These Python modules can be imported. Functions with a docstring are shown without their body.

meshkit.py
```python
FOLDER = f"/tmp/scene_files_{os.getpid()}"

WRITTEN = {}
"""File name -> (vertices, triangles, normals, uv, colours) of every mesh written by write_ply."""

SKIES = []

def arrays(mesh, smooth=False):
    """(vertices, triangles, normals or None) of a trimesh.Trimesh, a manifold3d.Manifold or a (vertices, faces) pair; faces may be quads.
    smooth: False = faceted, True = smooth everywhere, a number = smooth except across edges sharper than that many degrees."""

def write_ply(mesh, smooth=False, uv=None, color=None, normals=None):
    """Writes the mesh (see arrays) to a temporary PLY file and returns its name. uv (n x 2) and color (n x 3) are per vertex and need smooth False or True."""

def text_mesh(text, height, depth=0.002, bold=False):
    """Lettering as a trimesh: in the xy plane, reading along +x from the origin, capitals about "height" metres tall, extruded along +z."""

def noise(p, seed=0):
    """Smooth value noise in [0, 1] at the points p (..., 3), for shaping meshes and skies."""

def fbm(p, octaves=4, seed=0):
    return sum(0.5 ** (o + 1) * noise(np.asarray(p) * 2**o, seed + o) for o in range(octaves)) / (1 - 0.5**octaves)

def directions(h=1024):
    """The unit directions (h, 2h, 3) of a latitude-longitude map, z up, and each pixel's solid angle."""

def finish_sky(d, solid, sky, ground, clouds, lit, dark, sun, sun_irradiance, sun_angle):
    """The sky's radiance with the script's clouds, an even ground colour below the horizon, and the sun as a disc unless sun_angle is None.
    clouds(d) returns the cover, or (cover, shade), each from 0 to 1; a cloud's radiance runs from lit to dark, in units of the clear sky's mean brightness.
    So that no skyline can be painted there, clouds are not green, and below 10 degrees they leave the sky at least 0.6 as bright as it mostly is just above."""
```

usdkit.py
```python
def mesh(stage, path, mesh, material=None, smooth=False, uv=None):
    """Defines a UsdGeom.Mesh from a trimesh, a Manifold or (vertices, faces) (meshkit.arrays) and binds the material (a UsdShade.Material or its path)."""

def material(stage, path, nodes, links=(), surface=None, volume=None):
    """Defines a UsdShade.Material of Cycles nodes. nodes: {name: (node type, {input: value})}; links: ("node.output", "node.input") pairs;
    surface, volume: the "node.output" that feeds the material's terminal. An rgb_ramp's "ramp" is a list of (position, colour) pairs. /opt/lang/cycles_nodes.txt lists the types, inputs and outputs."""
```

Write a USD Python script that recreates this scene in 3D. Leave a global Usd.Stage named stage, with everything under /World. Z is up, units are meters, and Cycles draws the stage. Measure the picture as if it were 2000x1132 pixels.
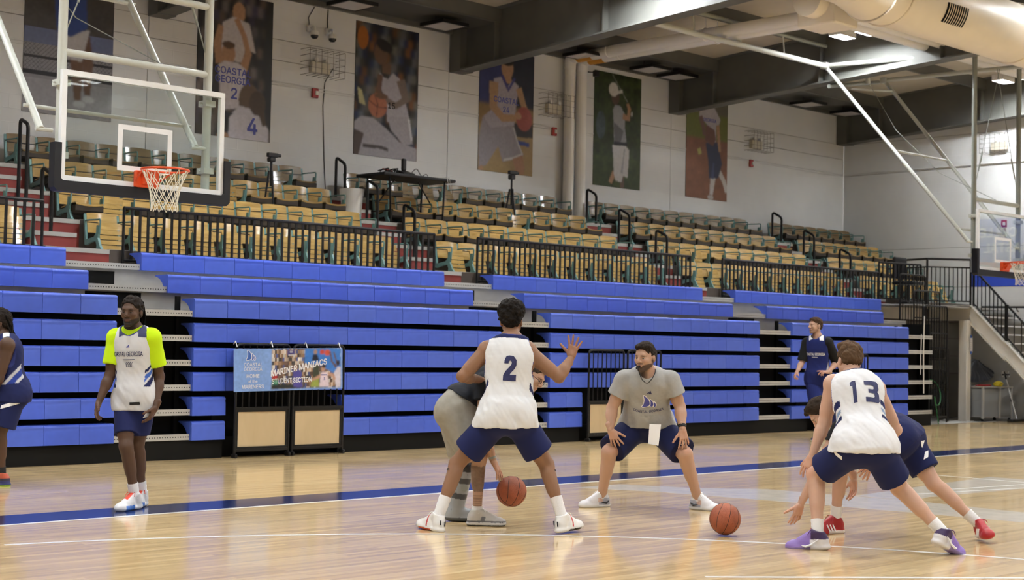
import math, random
import numpy as np, trimesh, usdkit, meshkit
import manifold3d as m3
from scipy import ndimage
from shapely.geometry import Polygon
from pxr import Usd, UsdGeom, UsdLux, Gf, Sdf, Vt

stage = Usd.Stage.CreateInMemory()
UsdGeom.SetStageUpAxis(stage, 'Z'); UsdGeom.SetStageMetersPerUnit(stage, 1.0)
UsdGeom.Xform.Define(stage, '/World'); UsdGeom.Scope.Define(stage, '/World/Looks')
rng = random.Random(7)

# ---------------------------------------------------------------- camera, light, exposure
F_PX, YAW, PITCH, ROLL, EYE = 2933.9, 0.770997, 0.0356492, 0.0195200, 1.41891
cam = UsdGeom.Camera.Define(stage, '/World/camera')
_f = np.array([math.sin(YAW)*math.cos(PITCH), math.cos(YAW)*math.cos(PITCH), math.sin(PITCH)])
_r0 = np.array([math.cos(YAW), -math.sin(YAW), 0]); _u0 = np.cross(_r0, _f)
_r = _r0*math.cos(ROLL)+_u0*math.sin(ROLL); _u = -_r0*math.sin(ROLL)+_u0*math.cos(ROLL)
cam.AddTransformOp().Set(Gf.Matrix4d(*_r, 0, *_u, 0, *(-_f), 0, 0, 0, EYE, 1))
cam.CreateHorizontalApertureAttr(36.0); cam.CreateVerticalApertureAttr(36.0*1132/2000)
cam.CreateFocalLengthAttr(36.0*F_PX/2000); cam.CreateClippingRangeAttr(Gf.Vec2f(0.1, 200))
cam.CreateFStopAttr(3.5); cam.CreateFocusDistanceAttr(11.8)
cam.CreateExposureAttr(0.12)
LAMP = 330.0            # radiance of the lamp diffusers
world = UsdLux.DomeLight.Define(stage, '/World/dim_air'); world.CreateIntensityAttr(0.15); world.CreateColorAttr(Gf.Vec3f(1, .97, .92))
LAMPS = [(x, y) for x in (-1.1, 5.0, 11.1, 17.15, 23.2, 29.2) for y in (15.1, 10.4, 5.5, -.4, -5.6)]

# ---------------------------------------------------------------- naming and mesh helpers
taken = {}
def numbered(path):
    n = taken.get(path, -1) + 1
    taken[path] = n
    return path if n == 0 else '%s_%03d' % (path, n)

def tag(p, label=None, cat=None, group=None, kind=None):
    p = p.GetPrim() if hasattr(p, 'GetPrim') else p
    for k, v in (('label', label), ('category', cat), ('group', group), ('kind', kind)):
        if v: p.SetCustomDataByKey(k, v)
    return p

def thing(name, label, cat, loc=(0, 0, 0), rz=0, group=None, kind=None):
    x = UsdGeom.Xform.Define(stage, numbered('/World/' + name))
    x.AddTranslateOp().Set(Gf.Vec3d(*map(float, loc))); x.AddRotateZOp().Set(float(math.degrees(rz)))
    return tag(x, label, cat, group, kind)

def cat_(ms):
    vs, fs, n = [], [], 0
    for m in ms:
        v, f, _ = meshkit.arrays(m)
        vs.append(v); fs.append(f + n); n += len(v)
    return np.vstack(vs), np.vstack(fs)

def obj(name, mesh, mat, parent=None, smooth=False, label=None, tint=None, kind=None):
    if isinstance(mesh, list): mesh = cat_(mesh)
    path = numbered((str(parent.GetPath()) if parent else '/World') + '/' + name)
    m = usdkit.mesh(stage, path, mesh, mat, smooth=smooth)
    if tint is not None:
        UsdGeom.PrimvarsAPI(m).CreatePrimvar('tint', Sdf.ValueTypeNames.Color3fArray, 'vertex').Set(Vt.Vec3fArray.FromNumpy(np.asarray(tint, np.float32)))
    return tag(m, label, kind=kind)

def dup(root, loc, rz, label=None, group=None):
    was = root.GetCustomData()
    base = root.GetName().rstrip('0123456789').rstrip('_')
    r = thing(base, label or was['label'], was['category'], loc, rz, group or was.get('group'))
    r.GetReferences().AddInternalReference(root.GetPath()); r.SetInstanceable(True)
    return r

def box(x0, x1, y0, y1, z0, z1, rot=None):
    v = np.array([(x, y, z) for x in (x0, x1) for y in (y0, y1) for z in (z0, z1)], float)
    f = np.array([[0, 1, 3], [0, 3, 2], [4, 6, 7], [4, 7, 5], [0, 4, 5], [0, 5, 1], [2, 3, 7], [2, 7, 6], [0, 2, 6], [0, 6, 4], [1, 5, 7], [1, 7, 3]])
    return v, f

def rbox(x0, x1, y0, y1, z0, z1, r=.01, n=8):
    s = m3.Manifold.sphere(r, n)
    return m3.Manifold.batch_hull([s.translate([x, y, z]) for x in (x0+r, x1-r) for y in (y0+r, y1-r) for z in (z0+r, z1-r)])

def beam(a, b, w, h, up=(0, 0, 1)):
    a, b = np.asarray(a, float), np.asarray(b, float); d = b-a; L = np.linalg.norm(d); d /= L
    s = np.cross(d, up); s /= np.linalg.norm(s); u = np.cross(s, d)
    v, f = box(0, L, -w/2, w/2, -h/2, h/2)
    return a + v[:, :1]*d + v[:, 1:2]*s + v[:, 2:]*u, f

def tube(pts, r, sides=10, caps=True):
    p = np.asarray(pts, float); n = len(p)
    t = np.gradient(p, axis=0) if n > 2 else np.repeat([p[1]-p[0]], 2, 0)
    if n > 2:
        e = np.diff(p, axis=0); e /= np.linalg.norm(e, axis=1, keepdims=True)
        t[1:-1] = e[:-1]+e[1:]; t[0] = e[0]; t[-1] = e[-1]
    t /= np.linalg.norm(t, axis=1, keepdims=True)
    a = np.cross(t[0], [0, 0, 1.0] if abs(t[0][2]) < .9 else [1.0, 0, 0]); rows = []
    r = np.broadcast_to(r, n)
    for i in range(n):
        a = a - t[i]*(a@t[i]); a /= np.linalg.norm(a); b = np.cross(t[i], a)
        k = 1.0
        if 0 < i < n-1:
            k = 1/max(.5, math.cos(math.acos(np.clip(np.dot((p[i]-p[i-1])/np.linalg.norm(p[i]-p[i-1]), t[i]), -1, 1))))
        g = np.arange(sides)*2*np.pi/sides
        rows.append(p[i]+r[i]*(np.cos(g)[:, None]*a+np.sin(g)[:, None]*b))
    v = np.vstack(rows); f = []
    for i in range(n-1):
        for j in range(sides):
            q = [i*sides+j, i*sides+(j+1) % sides, (i+1)*sides+(j+1) % sides, (i+1)*sides+j]
            f += [[q[0], q[1], q[2]], [q[0], q[2], q[3]]]
    if caps:
        for j in range(1, sides-1):
            f += [[0, j+1, j], [(n-1)*sides, (n-1)*sides+j, (n-1)*sides+j+1]]
    return v, np.array(f)

def rounded_path(pts, r, n=5):
    p = [np.asarray(q, float) for q in pts]; out = [p[0]]
    for i in range(1, len(p)-1):
        d0 = p[i-1]-p[i]; d1 = p[i+1]-p[i]; l = min(r, np.linalg.norm(d0)*.49, np.linalg.norm(d1)*.49)
        a = p[i]+d0/np.linalg.norm(d0)*l; b = p[i]+d1/np.linalg.norm(d1)*l
        for k in range(n+1):
            t = k/n; out.append((1-t)**2*a+2*t*(1-t)*p[i]+t*t*b)
    return out+[p[-1]]

def lathe(profile, n=24, center=(0, 0, 0)):
    p = np.asarray(profile, float); g = np.arange(n)*2*np.pi/n
    v = np.stack([p[:, None, 0]*np.cos(g), p[:, None, 0]*np.sin(g), np.repeat(p[:, 1:], n, 1)], -1).reshape(-1, 3)
    f = [[i*n+j, i*n+(j+1) % n, (i+1)*n+(j+1) % n, (i+1)*n+j] for i in range(len(p)-1) for j in range(n)]
    f = np.array(f); return v+np.asarray(center), np.vstack([f[:, :3], f[:, [0, 2, 3]]])

def prism(poly, a0, a1, axis='x'):
    """polygon (u,v) extruded from a0 to a1 along an axis; 'x': (u,v)=(y,z), 'y': (x,z), 'z': (x,y)."""
    P = poly if isinstance(poly, Polygon) else Polygon(poly)
    parts = []
    for g in getattr(P, 'geoms', [P]):
        m = trimesh.creation.extrude_polygon(g, a1-a0, engine='earcut')
        v = np.array(m.vertices); u, w, h = v[:, 0], v[:, 1], v[:, 2]+a0
        o = {'x': (h, u, w), 'y': (u, h, w), 'z': (u, w, h)}[axis]
        f = np.array(m.faces)
        parts.append((np.stack(o, 1), f[:, ::-1] if axis == 'y' else f))
    return cat_(parts)

def rotz(m, a, o=(0, 0, 0)):
    v, f, _ = meshkit.arrays(m); c, s = math.cos(a), math.sin(a); o = np.asarray(o, float); v = v-o
    return np.stack([v[:, 0]*c-v[:, 1]*s, v[:, 0]*s+v[:, 1]*c, v[:, 2]], 1)+o, f

def move(m, d):
    v, f, _ = meshkit.arrays(m); return v+np.asarray(d, float), f

def wall_text(text, height, x, y, z, depth=.002, bold=True, squeeze=1.0, center=True, slant=0):
    """lettering standing in the xz plane and facing -y"""
    m = meshkit.text_mesh(text, height, depth, bold); v = np.array(m.vertices)
    v[:, 0] *= squeeze
    if center: v[:, 0] -= v[:, 0].max()/2
    return np.stack([x+v[:, 0], y-v[:, 2], z+v[:, 1]+slant*v[:, 0]], 1), np.array(m.faces)[:, ::-1][:, ::-1]

# ---------------------------------------------------------------- materials
def mat(name, col, rough=.5, metal=0, spec=.5, coat=0, noise=0, scale=8, bump=0, bscale=60, emit=None, trans=0):
    nodes = {'p': ('principled_bsdf', dict(base_color=col, roughness=rough, metallic=metal, specular_ior_level=spec, coat_weight=coat, coat_roughness=.12, transmission_weight=trans))}
    links = []
    if emit: nodes['p'][1].update(emission_color=emit[0], emission_strength=emit[1])
    if noise or bump: nodes['tc'] = ('texture_coordinate', {})
    if noise:
        lo = [c*(1-noise) for c in col]; hi = [min(1, c*(1+noise)) for c in col]
        nodes['n'] = ('noise_texture', dict(scale=scale, detail=5)); nodes['r'] = ('rgb_ramp', {'ramp': [(.25, lo), (.75, hi)]})
        links += [('tc.object', 'n.vector'), ('n.fac', 'r.fac'), ('r.color', 'p.base_color')]
    if bump:
        nodes['bn'] = ('noise_texture', dict(scale=bscale, detail=3)); nodes['b'] = ('bump', dict(strength=bump, distance=.01))
        links += [('tc.object', 'bn.vector'), ('bn.fac', 'b.height'), ('b.normal', 'p.normal')]
    return usdkit.material(stage, '/World/Looks/' + name, nodes, links, surface='p.BSDF')

def tint_mat(name, rough=.7, spec=.3, sheen=0, bump=0, bscale=400, sss=0):
    nodes = {'a': ('attribute', {'attribute': 'tint'}), 'p': ('principled_bsdf', dict(roughness=rough, specular_ior_level=spec, sheen_weight=sheen, subsurface_weight=sss, subsurface_scale=.006))}
    links = [('a.color', 'p.base_color')]
    if bump:
        nodes['tc'] = ('texture_coordinate', {}); nodes['bn'] = ('noise_texture', dict(scale=bscale, detail=2)); nodes['b'] = ('bump', dict(strength=bump, distance=.003))
        links += [('tc.object', 'bn.vector'), ('bn.fac', 'b.height'), ('b.normal', 'p.normal')]
    return usdkit.material(stage, '/World/Looks/' + name, nodes, links, surface='p.BSDF')

MAT = {}
MAT['wall'] = usdkit.material(stage, '/World/Looks/painted_block', {
    'g': ('geometry', {}), 'mp': ('mapping', dict(rotation=(math.pi/2, 0, 0))), 'sx': ('separate_xyz', {}), 'ad': ('math', dict(math_type='add')), 'cx': ('combine_xyz', {}),
    'br': ('brick_texture', dict(scale=1, color1=(1, 1, 1), color2=(1, 1, 1), mortar=(0, 0, 0), mortar_size=.006, mortar_smooth=.6, brick_width=.4, row_height=.2)),
    'n': ('noise_texture', dict(scale=1.2, detail=6)), 'r': ('rgb_ramp', {'ramp': [(.3, (.64, .645, .65)), (.7, (.70, .705, .71))]}),
    'b': ('bump', dict(strength=.35, distance=.004)), 'p': ('principled_bsdf', dict(roughness=.55, specular_ior_level=.3))},
    [('g.position', 'sx.vector'), ('sx.x', 'ad.value1'), ('sx.y', 'ad.value2'), ('ad.value', 'cx.x'), ('sx.z', 'cx.y'), ('cx.vector', 'br.vector'), ('br.fac', 'b.height'), ('g.position', 'n.vector'),
     ('n.fac', 'r.fac'), ('r.color', 'p.base_color'), ('b.normal', 'p.normal')], surface='p.BSDF')
MAT['joint'] = mat('wall_joint', (.30, .29, .28), .8)
MAT['floor'] = usdkit.material(stage, '/World/Looks/maple_floor', {
    'g': ('geometry', {}), 'br': ('brick_texture', dict(scale=1, color1=(0, 0, 0), color2=(1, 1, 1), mortar=(.35, .35, .35), mortar_size=.0012, mortar_smooth=.2, brick_width=1.1, row_height=.057, offset=.37, bias=0)),
    'r': ('rgb_ramp', {'ramp': [(0, (.55, .39, .195)), (.35, (.615, .445, .23)), (.7, (.655, .485, .262)), (1, (.70, .53, .30))]}),
    'mp': ('mapping', dict(scale=(2.2, 45, 1))), 'n': ('noise_texture', dict(scale=1, detail=5, roughness=.6)), 'r2': ('rgb_ramp', {'ramp': [(.3, (.88, .86, .83)), (.7, (1.05, 1.04, 1.03))]}),
    'mx': ('mix', dict(mix_type='multiply', fac=1.0)), 'n3': ('noise_texture', dict(scale=.8, detail=4)), 'mr': ('map_range', dict(from_min=.3, from_max=.7, to_min=.09, to_max=.17)),
    'bm': ('bump', dict(strength=.1, distance=.002)),
    'p': ('principled_bsdf', dict(specular_ior_level=.55, coat_weight=.2, coat_roughness=.1))},
    [('g.position', 'br.vector'), ('br.color', 'r.fac'), ('g.position', 'mp.vector'), ('mp.vector', 'n.vector'), ('n.fac', 'r2.fac'), ('r.color', 'mx.color1'), ('r2.color', 'mx.color2'), ('mx.color', 'p.base_color'),
     ('g.position', 'n3.vector'), ('n3.fac', 'mr.value'), ('mr.result', 'p.roughness'), ('n.fac', 'bm.height'), ('bm.normal', 'p.normal')], surface='p.BSDF')
MAT['navy_paint'] = mat('navy_floor_paint', (.018, .028, .11), .14, coat=.35, spec=.6)
MAT['white_paint'] = mat('white_floor_paint', (.93, .93, .92), .16, coat=.3)
MAT['grey_paint'] = mat('pale_grey_floor_paint', (.66, .60, .52), .14, coat=.3, noise=.1, scale=6)
MAT['steel_dark'] = mat('grey_girder_paint', (.105, .105, .095), .5, noise=.12, scale=3)
MAT['soffit'] = mat('dark_roof_deck', (.085, .083, .075), .7)
MAT['roof'] = mat('beige_roof_insulation', (.52, .46, .36), .75, noise=.08, scale=2)
MAT['pipe_white'] = mat('white_pvc', (.80, .78, .75), .3)
MAT['duct'] = mat('cream_duct', (.76, .70, .60), .45, noise=.05, scale=2)
MAT['orange_tape'] = mat('orange_band', (.55, .25, .02), .5)
MAT['lamp'] = mat('lamp_diffuser', (1, 1, 1), .5, emit=((.95, .985, 1.0), LAMP))
MAT['panel_off'] = mat('unlit_panel', (.55, .52, .50), .4)
MAT['black'] = mat('black_steel', (.009, .009, .010), .38, spec=.3)
MAT['black_matte'] = mat('black_matte', (.007, .007, .007), .7, spec=.15)
MAT['plastic_black'] = mat('black_plastic', (.014, .014, .016), .5, spec=.3)
MAT['galv'] = mat('galvanised_steel', (.50, .50, .49), .42, metal=.25, noise=.08, scale=5)
MAT['blue_pad'] = mat('blue_bench_plastic', (.066, .128, .64), .40, spec=.4, noise=.05, scale=10)
MAT['blue_pad_2'] = mat('blue_bench_plastic_pale', (.074, .138, .63), .42, spec=.4, noise=.05, scale=10)
MAT['concrete'] = mat('concrete', (.36, .35, .33), .8, noise=.12, scale=4)
MAT['nosing'] = mat('grey_nosing', (.42, .41, .39), .7, noise=.08, scale=5)
MAT['red_riser'] = mat('red_riser', (.24, .035, .03), .65, noise=.15, scale=5)
MAT['brown_curb'] = mat('brown_grey_curb', (.075, .06, .05), .8, noise=.15, scale=5)
def wood(name, a, b, rough, rings):
    return usdkit.material(stage, '/World/Looks/' + name, {'tc': ('texture_coordinate', {}), 'mp': ('mapping', dict(scale=rings)), 'oi': ('object_info', {}), 'off': ('combine_xyz', {}), 'va': ('vector_math', dict(math_type='multiply_add', vector2=(9, 9, 9))),
        'n': ('noise_texture', dict(scale=3, detail=5, roughness=.6, distortion=.6)), 'r': ('rgb_ramp', {'ramp': [(.28, a), (.72, b)]}), 'p': ('principled_bsdf', dict(roughness=rough, coat_weight=.7, coat_roughness=.12))},
        [('tc.object', 'mp.vector'), ('oi.random', 'off.x'), ('oi.random', 'off.z'), ('off.vector', 'va.vector1'), ('mp.vector', 'va.vector3'), ('va.vector', 'n.vector'), ('n.fac', 'r.fac'), ('r.color', 'p.base_color')], surface='p.BSDF')
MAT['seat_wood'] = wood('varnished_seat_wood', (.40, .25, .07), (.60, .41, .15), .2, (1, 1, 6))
MAT['seat_wood_2'] = wood('seat_wood_half_shade', (.28, .175, .052), (.42, .275, .10), .22, (1, 1, 6))  # same seat wood, toned down: weaker light towards the wall put into colour
MAT['seat_wood_3'] = wood('seat_wood_deep_shade', (.12, .078, .028), (.20, .13, .05), .34, (1, 1, 6))  # same seat wood again, back row shade painted into its colour
MAT['seat_under'] = mat('shaded_seat_underside', (.03, .02, .012), .6)  # near black: shade beneath the folded-down seats put into the colour
MAT['teal_iron'] = mat('teal_cast_iron', (.12, .25, .24), .45, noise=.12, scale=20)
MAT['plywood'] = wood('pale_plywood', (.52, .40, .235), (.60, .47, .29), .6, (1.5, 1, .5))
MAT['hoop_pipe'] = mat('grey_white_pipe', (.52, .54, .50), .4)
MAT['hoop_pipe_grey'] = mat('grey_pipe', (.26, .28, .26), .45)
MAT['board_white'] = mat('backboard_white', (.78, .80, .82), .35)
MAT['orange_rim'] = mat('orange_rim', (.72, .085, .02), .35)
MAT['net'] = mat('white_net_cord', (.72, .68, .58), .8)
MAT['pad_black'] = mat('black_edge_pad', (.012, .013, .017), .5, spec=.3)
MAT['glass'] = usdkit.material(stage, '/World/Looks/board_glass', {'lw': ('layer_weight', {'blend': .5}), 'pw': ('math', dict(math_type='power', value2=4.0)), 'ma': ('math', dict(math_type='multiply_add', value2=.8, value3=.035)), 't': ('transparent_bsdf', {'color': (.92, .95, .945)}), 'g': ('glossy_bsdf', {'roughness': .012, 'color': (1, 1, 1)}), 'm': ('mix_closure', {})},
                               [('lw.facing', 'pw.value1'), ('pw.value', 'ma.value1'), ('ma.value', 'm.fac'), ('t.BSDF', 'm.closure1'), ('g.BSDF', 'm.closure2')], surface='m.closure')
MAT['wire'] = mat('cage_wire', (.16, .15, .135), .5)
MAT['alarm_red'] = mat('alarm_red', (.32, .02, .02), .4)
MAT['white_plastic'] = mat('white_plastic', (.75, .74, .72), .4)
MAT['beige_plastic'] = mat('beige_plastic', (.55, .51, .42), .5)
MAT['smoked'] = mat('smoked_dome', (.01, .01, .012), .12)
MAT['print'] = tint_mat('printed_vinyl', .5, .3)
MAT['jersey_blue_ink'] = mat('blue_ink', (.06, .07, .34), .6)
MAT['white_ink'] = mat('white_ink', (.82, .83, .86), .6)
MAT['sail_ink'] = mat('sail_blue_ink', (.045, .13, .50), .6)
MAT['stair_cream'] = mat('cream_stair_paint', (.76, .73, .68), .55, noise=.05, scale=3)
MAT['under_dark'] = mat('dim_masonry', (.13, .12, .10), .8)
MAT['band_blue'] = mat('wall_band_blue', (.03, .075, .52), .5)

# ================================================================ the setting
X0, X1, YB, YF = -13.0, 30.39, 20.05, -14.0
def roof_z(y): return 7.25 + .06*(18.85-abs(y-3)-3) if True else 0
floor = obj('floor', box(X0, X1, YF, YB, -.2, 0), MAT['floor']); tag(floor, kind='structure')
def flat(poly, z): return prism(poly, z-.0006, z, 'z')
def strip(pts, w):
    from shapely.geometry import LineString
    return LineString(pts).buffer(w/2, cap_style=2)
obj('sideline_band', flat([(X0, 10.66), (X1, 10.66), (X1, 11.2), (X0, 11.2)], .0012), MAT['navy_paint'], floor, label='navy blue sideline band')
obj('court_line', flat([(X0, 10.605), (X1, 10.605), (X1, 10.66), (X0, 10.66)], .0016), MAT['white_paint'], floor, label='white edge line of the navy band')
g = np.linspace(math.radians(-60), math.radians(78), 90)
obj('court_line', flat(strip([(3.21+6.95*math.cos(a), 2.84+6.95*math.sin(a)) for a in g], .05), .0018), MAT['white_paint'], floor, label='white three point arc')
obj('court_line', flat(strip([(15.62, 10.6), (15.80, 1.0)], .05), .0018), MAT['white_paint'], floor, label='white half court line')
obj('court_line', flat(strip([(7.4, 5.85), (9.3, 4.35)], .05), .0018), MAT['white_paint'], floor, label='white lane line')
obj('court_line', flat(strip([(13.9, 8.05), (17.5, 7.55)], .04), .0018), MAT['white_paint'], floor, label='thin white logo line')
obj('court_line', flat(strip([(13.4, 7.95), (17.5, 7.15)], .04), .0018), MAT['white_paint'], floor, label='thin white logo line')
obj('floor_logo', [flat([(11.6, 10.3), (11.95, 9.58), (12.5, 9.1), (12.75, 7.5), (12.7, 6.3), (11.96, 6.08), (11.82, 7.04), (11.58, 8.42), (11.3, 9.6), (10.9, 10.3)], .001),
                   flat([(12.72, 7.6), (13.24, 7.71), (14.94, 7.59), (16.03, 8.15), (16.0, 8.55), (14.59, 8.41), (12.7, 8.2)], .001)], MAT['grey_paint'], floor, label='pale grey painted centre court logo')
obj('floor_edge', box(26.2, X1, 15.35, 17.5, 0, .004), MAT['concrete'], floor, label='bare concrete strip under the stair')

# ---- walls of panels with recessed joints
def wall_of_panels(name, along, fixed, x_breaks, z_breaks, facing, thick=.05):
    """panels stand proud of a backing slab so that the joints are recessed"""
    w = tag(UsdGeom.Xform.Define(stage, numbered('/World/' + name)), kind='structure')
    g = .012; s = facing
    lo, hi = x_breaks[0], x_breaks[-1]; z0, z1 = z_breaks[0], z_breaks[-1]
    a, b = fixed - s*.018, fixed - s*.25
    bk = box(lo, hi, min(a, b), max(a, b), z0, z1) if along == 'x' else box(min(a, b), max(a, b), lo, hi, z0, z1)
    obj('backing', bk, MAT['joint'], w)
    for i in range(len(x_breaks)-1):
        for j in range(len(z_breaks)-1):
            u0, u1, v0, v1 = x_breaks[i]+g/2, x_breaks[i+1]-g/2, z_breaks[j]+g/2*(j > 0), z_breaks[j+1]-g/2
            a, b = fixed, fixed - s*.02
            obj('wall_panel', box(u0, u1, min(a, b), max(a, b), v0, v1) if along == 'x' else box(min(a, b), max(a, b), u0, u1, v0, v1), MAT['wall'], w)
    return w
wb = wall_of_panels('wall_back', 'x', YB, [X0, -6.3, -.2, 5.8, 11.72, 17.8, 24.0, X1], [0, 5.53, 5.93, 6.27, 9.0], -1)
POSTER_X = [9.73, 12.57, 15.67, 18.54, 21.63, 24.49]
cd = thing('wall_conduit', 'thin painted conduit along the back wall between the posters', 'conduit')
ends = [X0]
for q in POSTER_X: ends += [q-.01, q+1.41]
ends.append(X1-.02)
for i in range(0, len(ends), 2):
    obj('conduit', tube([(ends[i], YB-.013, 5.57), (ends[i+1], YB-.013, 5.57)], .012, 6), MAT['wall'], cd); obj('conduit', tube([(ends[i], YB-.009, 5.525), (ends[i+1], YB-.009, 5.525)], .008, 6), MAT['wall'], cd)
wr = wall_of_panels('wall_right', 'y', X1, [YF, -8, -2, 3, 9, 15.0, YB], [0, 2.87, 3.75, 5.53, 6.27, 10.5], -1)
obj('colour_band', box(X1-.003, X1, 8, 16.75, 2.87, 3.17), MAT['band_blue'], wr, label='blue painted band on the end wall')
obj('conduit', tube([(X1-.013, 15.3, 5.57), (X1-.013, YB-.03, 5.57)], .012, 6), MAT['wall'], cd)
tag(obj('wall_left', box(X0-.25, X0, YF, YB, 0, 10), MAT['wall']), kind='structure')
wf = tag(obj('wall_front', box(X0, X1, YF-.25, YF, 0, 10), MAT['wall']), kind='structure')

sg = thing('wall_sign', 'blue wall sign with white lettering beyond the right edge of the photo', 'sign', (X1-.005, 10.2, 3.35))
obj('panel', box(-.02, 0, -1.9, 1.9, 0, 1.0), MAT['band_blue'], sg)
for zz, tx in ((.60, 'COLLEGE OF'), (.26, 'COASTAL GEORGIA')):
    mm = meshkit.text_mesh(tx, .2, .004, True); vv = np.array(mm.vertices); vv[:, 0] -= vv[:, 0].mean(); obj('lettering', (np.stack([-.021-vv[:, 2], -vv[:, 0], zz+vv[:, 1]], 1), mm.faces), MAT['white_paint'], sg)

def rz_(y): return 7.26 + .06*(18.85-(y if y >= 3 else 6-y))
ceil = tag(obj('ceiling', [prism([(YB, rz_(YB)), (3, rz_(3)), (3, rz_(3)+.2), (YB, rz_(YB)+.2)], X0, X1, 'x'), prism([(3, rz_(3)), (YF, rz_(YF)), (YF, rz_(YF)+.2), (3, rz_(3)+.2)], X0, X1, 'x')], MAT['roof']), kind='structure')

# ---- girders and purlins
def gb(y): return 6.25 + .0585*(20-(y if y >= 3 else 6-y))
def girder(x, label):
    t = thing('roof_girder', label, 'beam')
    ys = [YB-.02, 3, YF+.02]; tf = .03
    def slab(z0, z1, hw):
        ms = []
        for a, b in ((ys[0], ys[1]), (ys[1], ys[2])):
            ms.append(prism([(a, gb(a)+z0), (b, gb(b)+z0), (b, gb(b)+z1), (a, gb(a)+z1)], x-hw, x+hw, 'x'))
        return ms
    obj('bottom_flange', slab(0, tf, .15), MAT['steel_dark'], t); obj('web', slab(tf, .93, .012), MAT['steel_dark'], t); obj('top_flange', slab(.93, .96, .15), MAT['steel_dark'], t)
    for y in (18.9, 16.35, 13.8, 11.2, 8.6, 6.0):
        obj('stiffener', box(x-.14, x+.14, y-.012, y+.012, gb(y)+.02, gb(y)+.94), MAT['steel_dark'], t)
    obj('wall_bracket', box(x-.16, x+.16, YB-.3, YB-.02, gb(YB)+.001, gb(YB)+.96), MAT['steel_dark'], t)
for x, l in ((11.85, 'dark grey roof girder above the left backboard'), (17.95, 'dark grey roof girder crossing the top centre of the photo'), (24.05, 'dark grey roof girder right of the paired white pipes'), (5.7, 'dark grey roof girder nearest the left edge'), (30.2, 'dark roof girder along the end wall')):
    girder(x, l)
for i, y in enumerate((18.87, 16.3, 13.75, 11.2, 8.6, 6.0)):
    z = rz_(y)
    t = thing('roof_purlin', ['dark roof purlin nearest the poster wall', 'dark roof purlin second from the poster wall', 'dark roof purlin third from the poster wall', 'dark roof purlin fourth from the poster wall', 'dark roof purlin fifth from the poster wall', 'dark roof purlin farthest from the poster wall'][i], 'beam')
    obj('web', box(X0, X1, y-.01, y+.01, z-.24, z-.002), MAT['steel_dark'], t); obj('lip', box(X0, X1, y-.01, y+.07, z-.25, z-.235), MAT['steel_dark'], t)
tag(obj('trim_1', box(X0, X1, 18.88, YB, rz_(18.9)-.24, rz_(18.9)-.215), MAT['soffit']), kind='structure')
tag(obj('trim_2', box(X0, X1-.02, YB-.09, YB-.021, 6.93, 7.02), MAT['steel_dark']), kind='structure')

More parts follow.
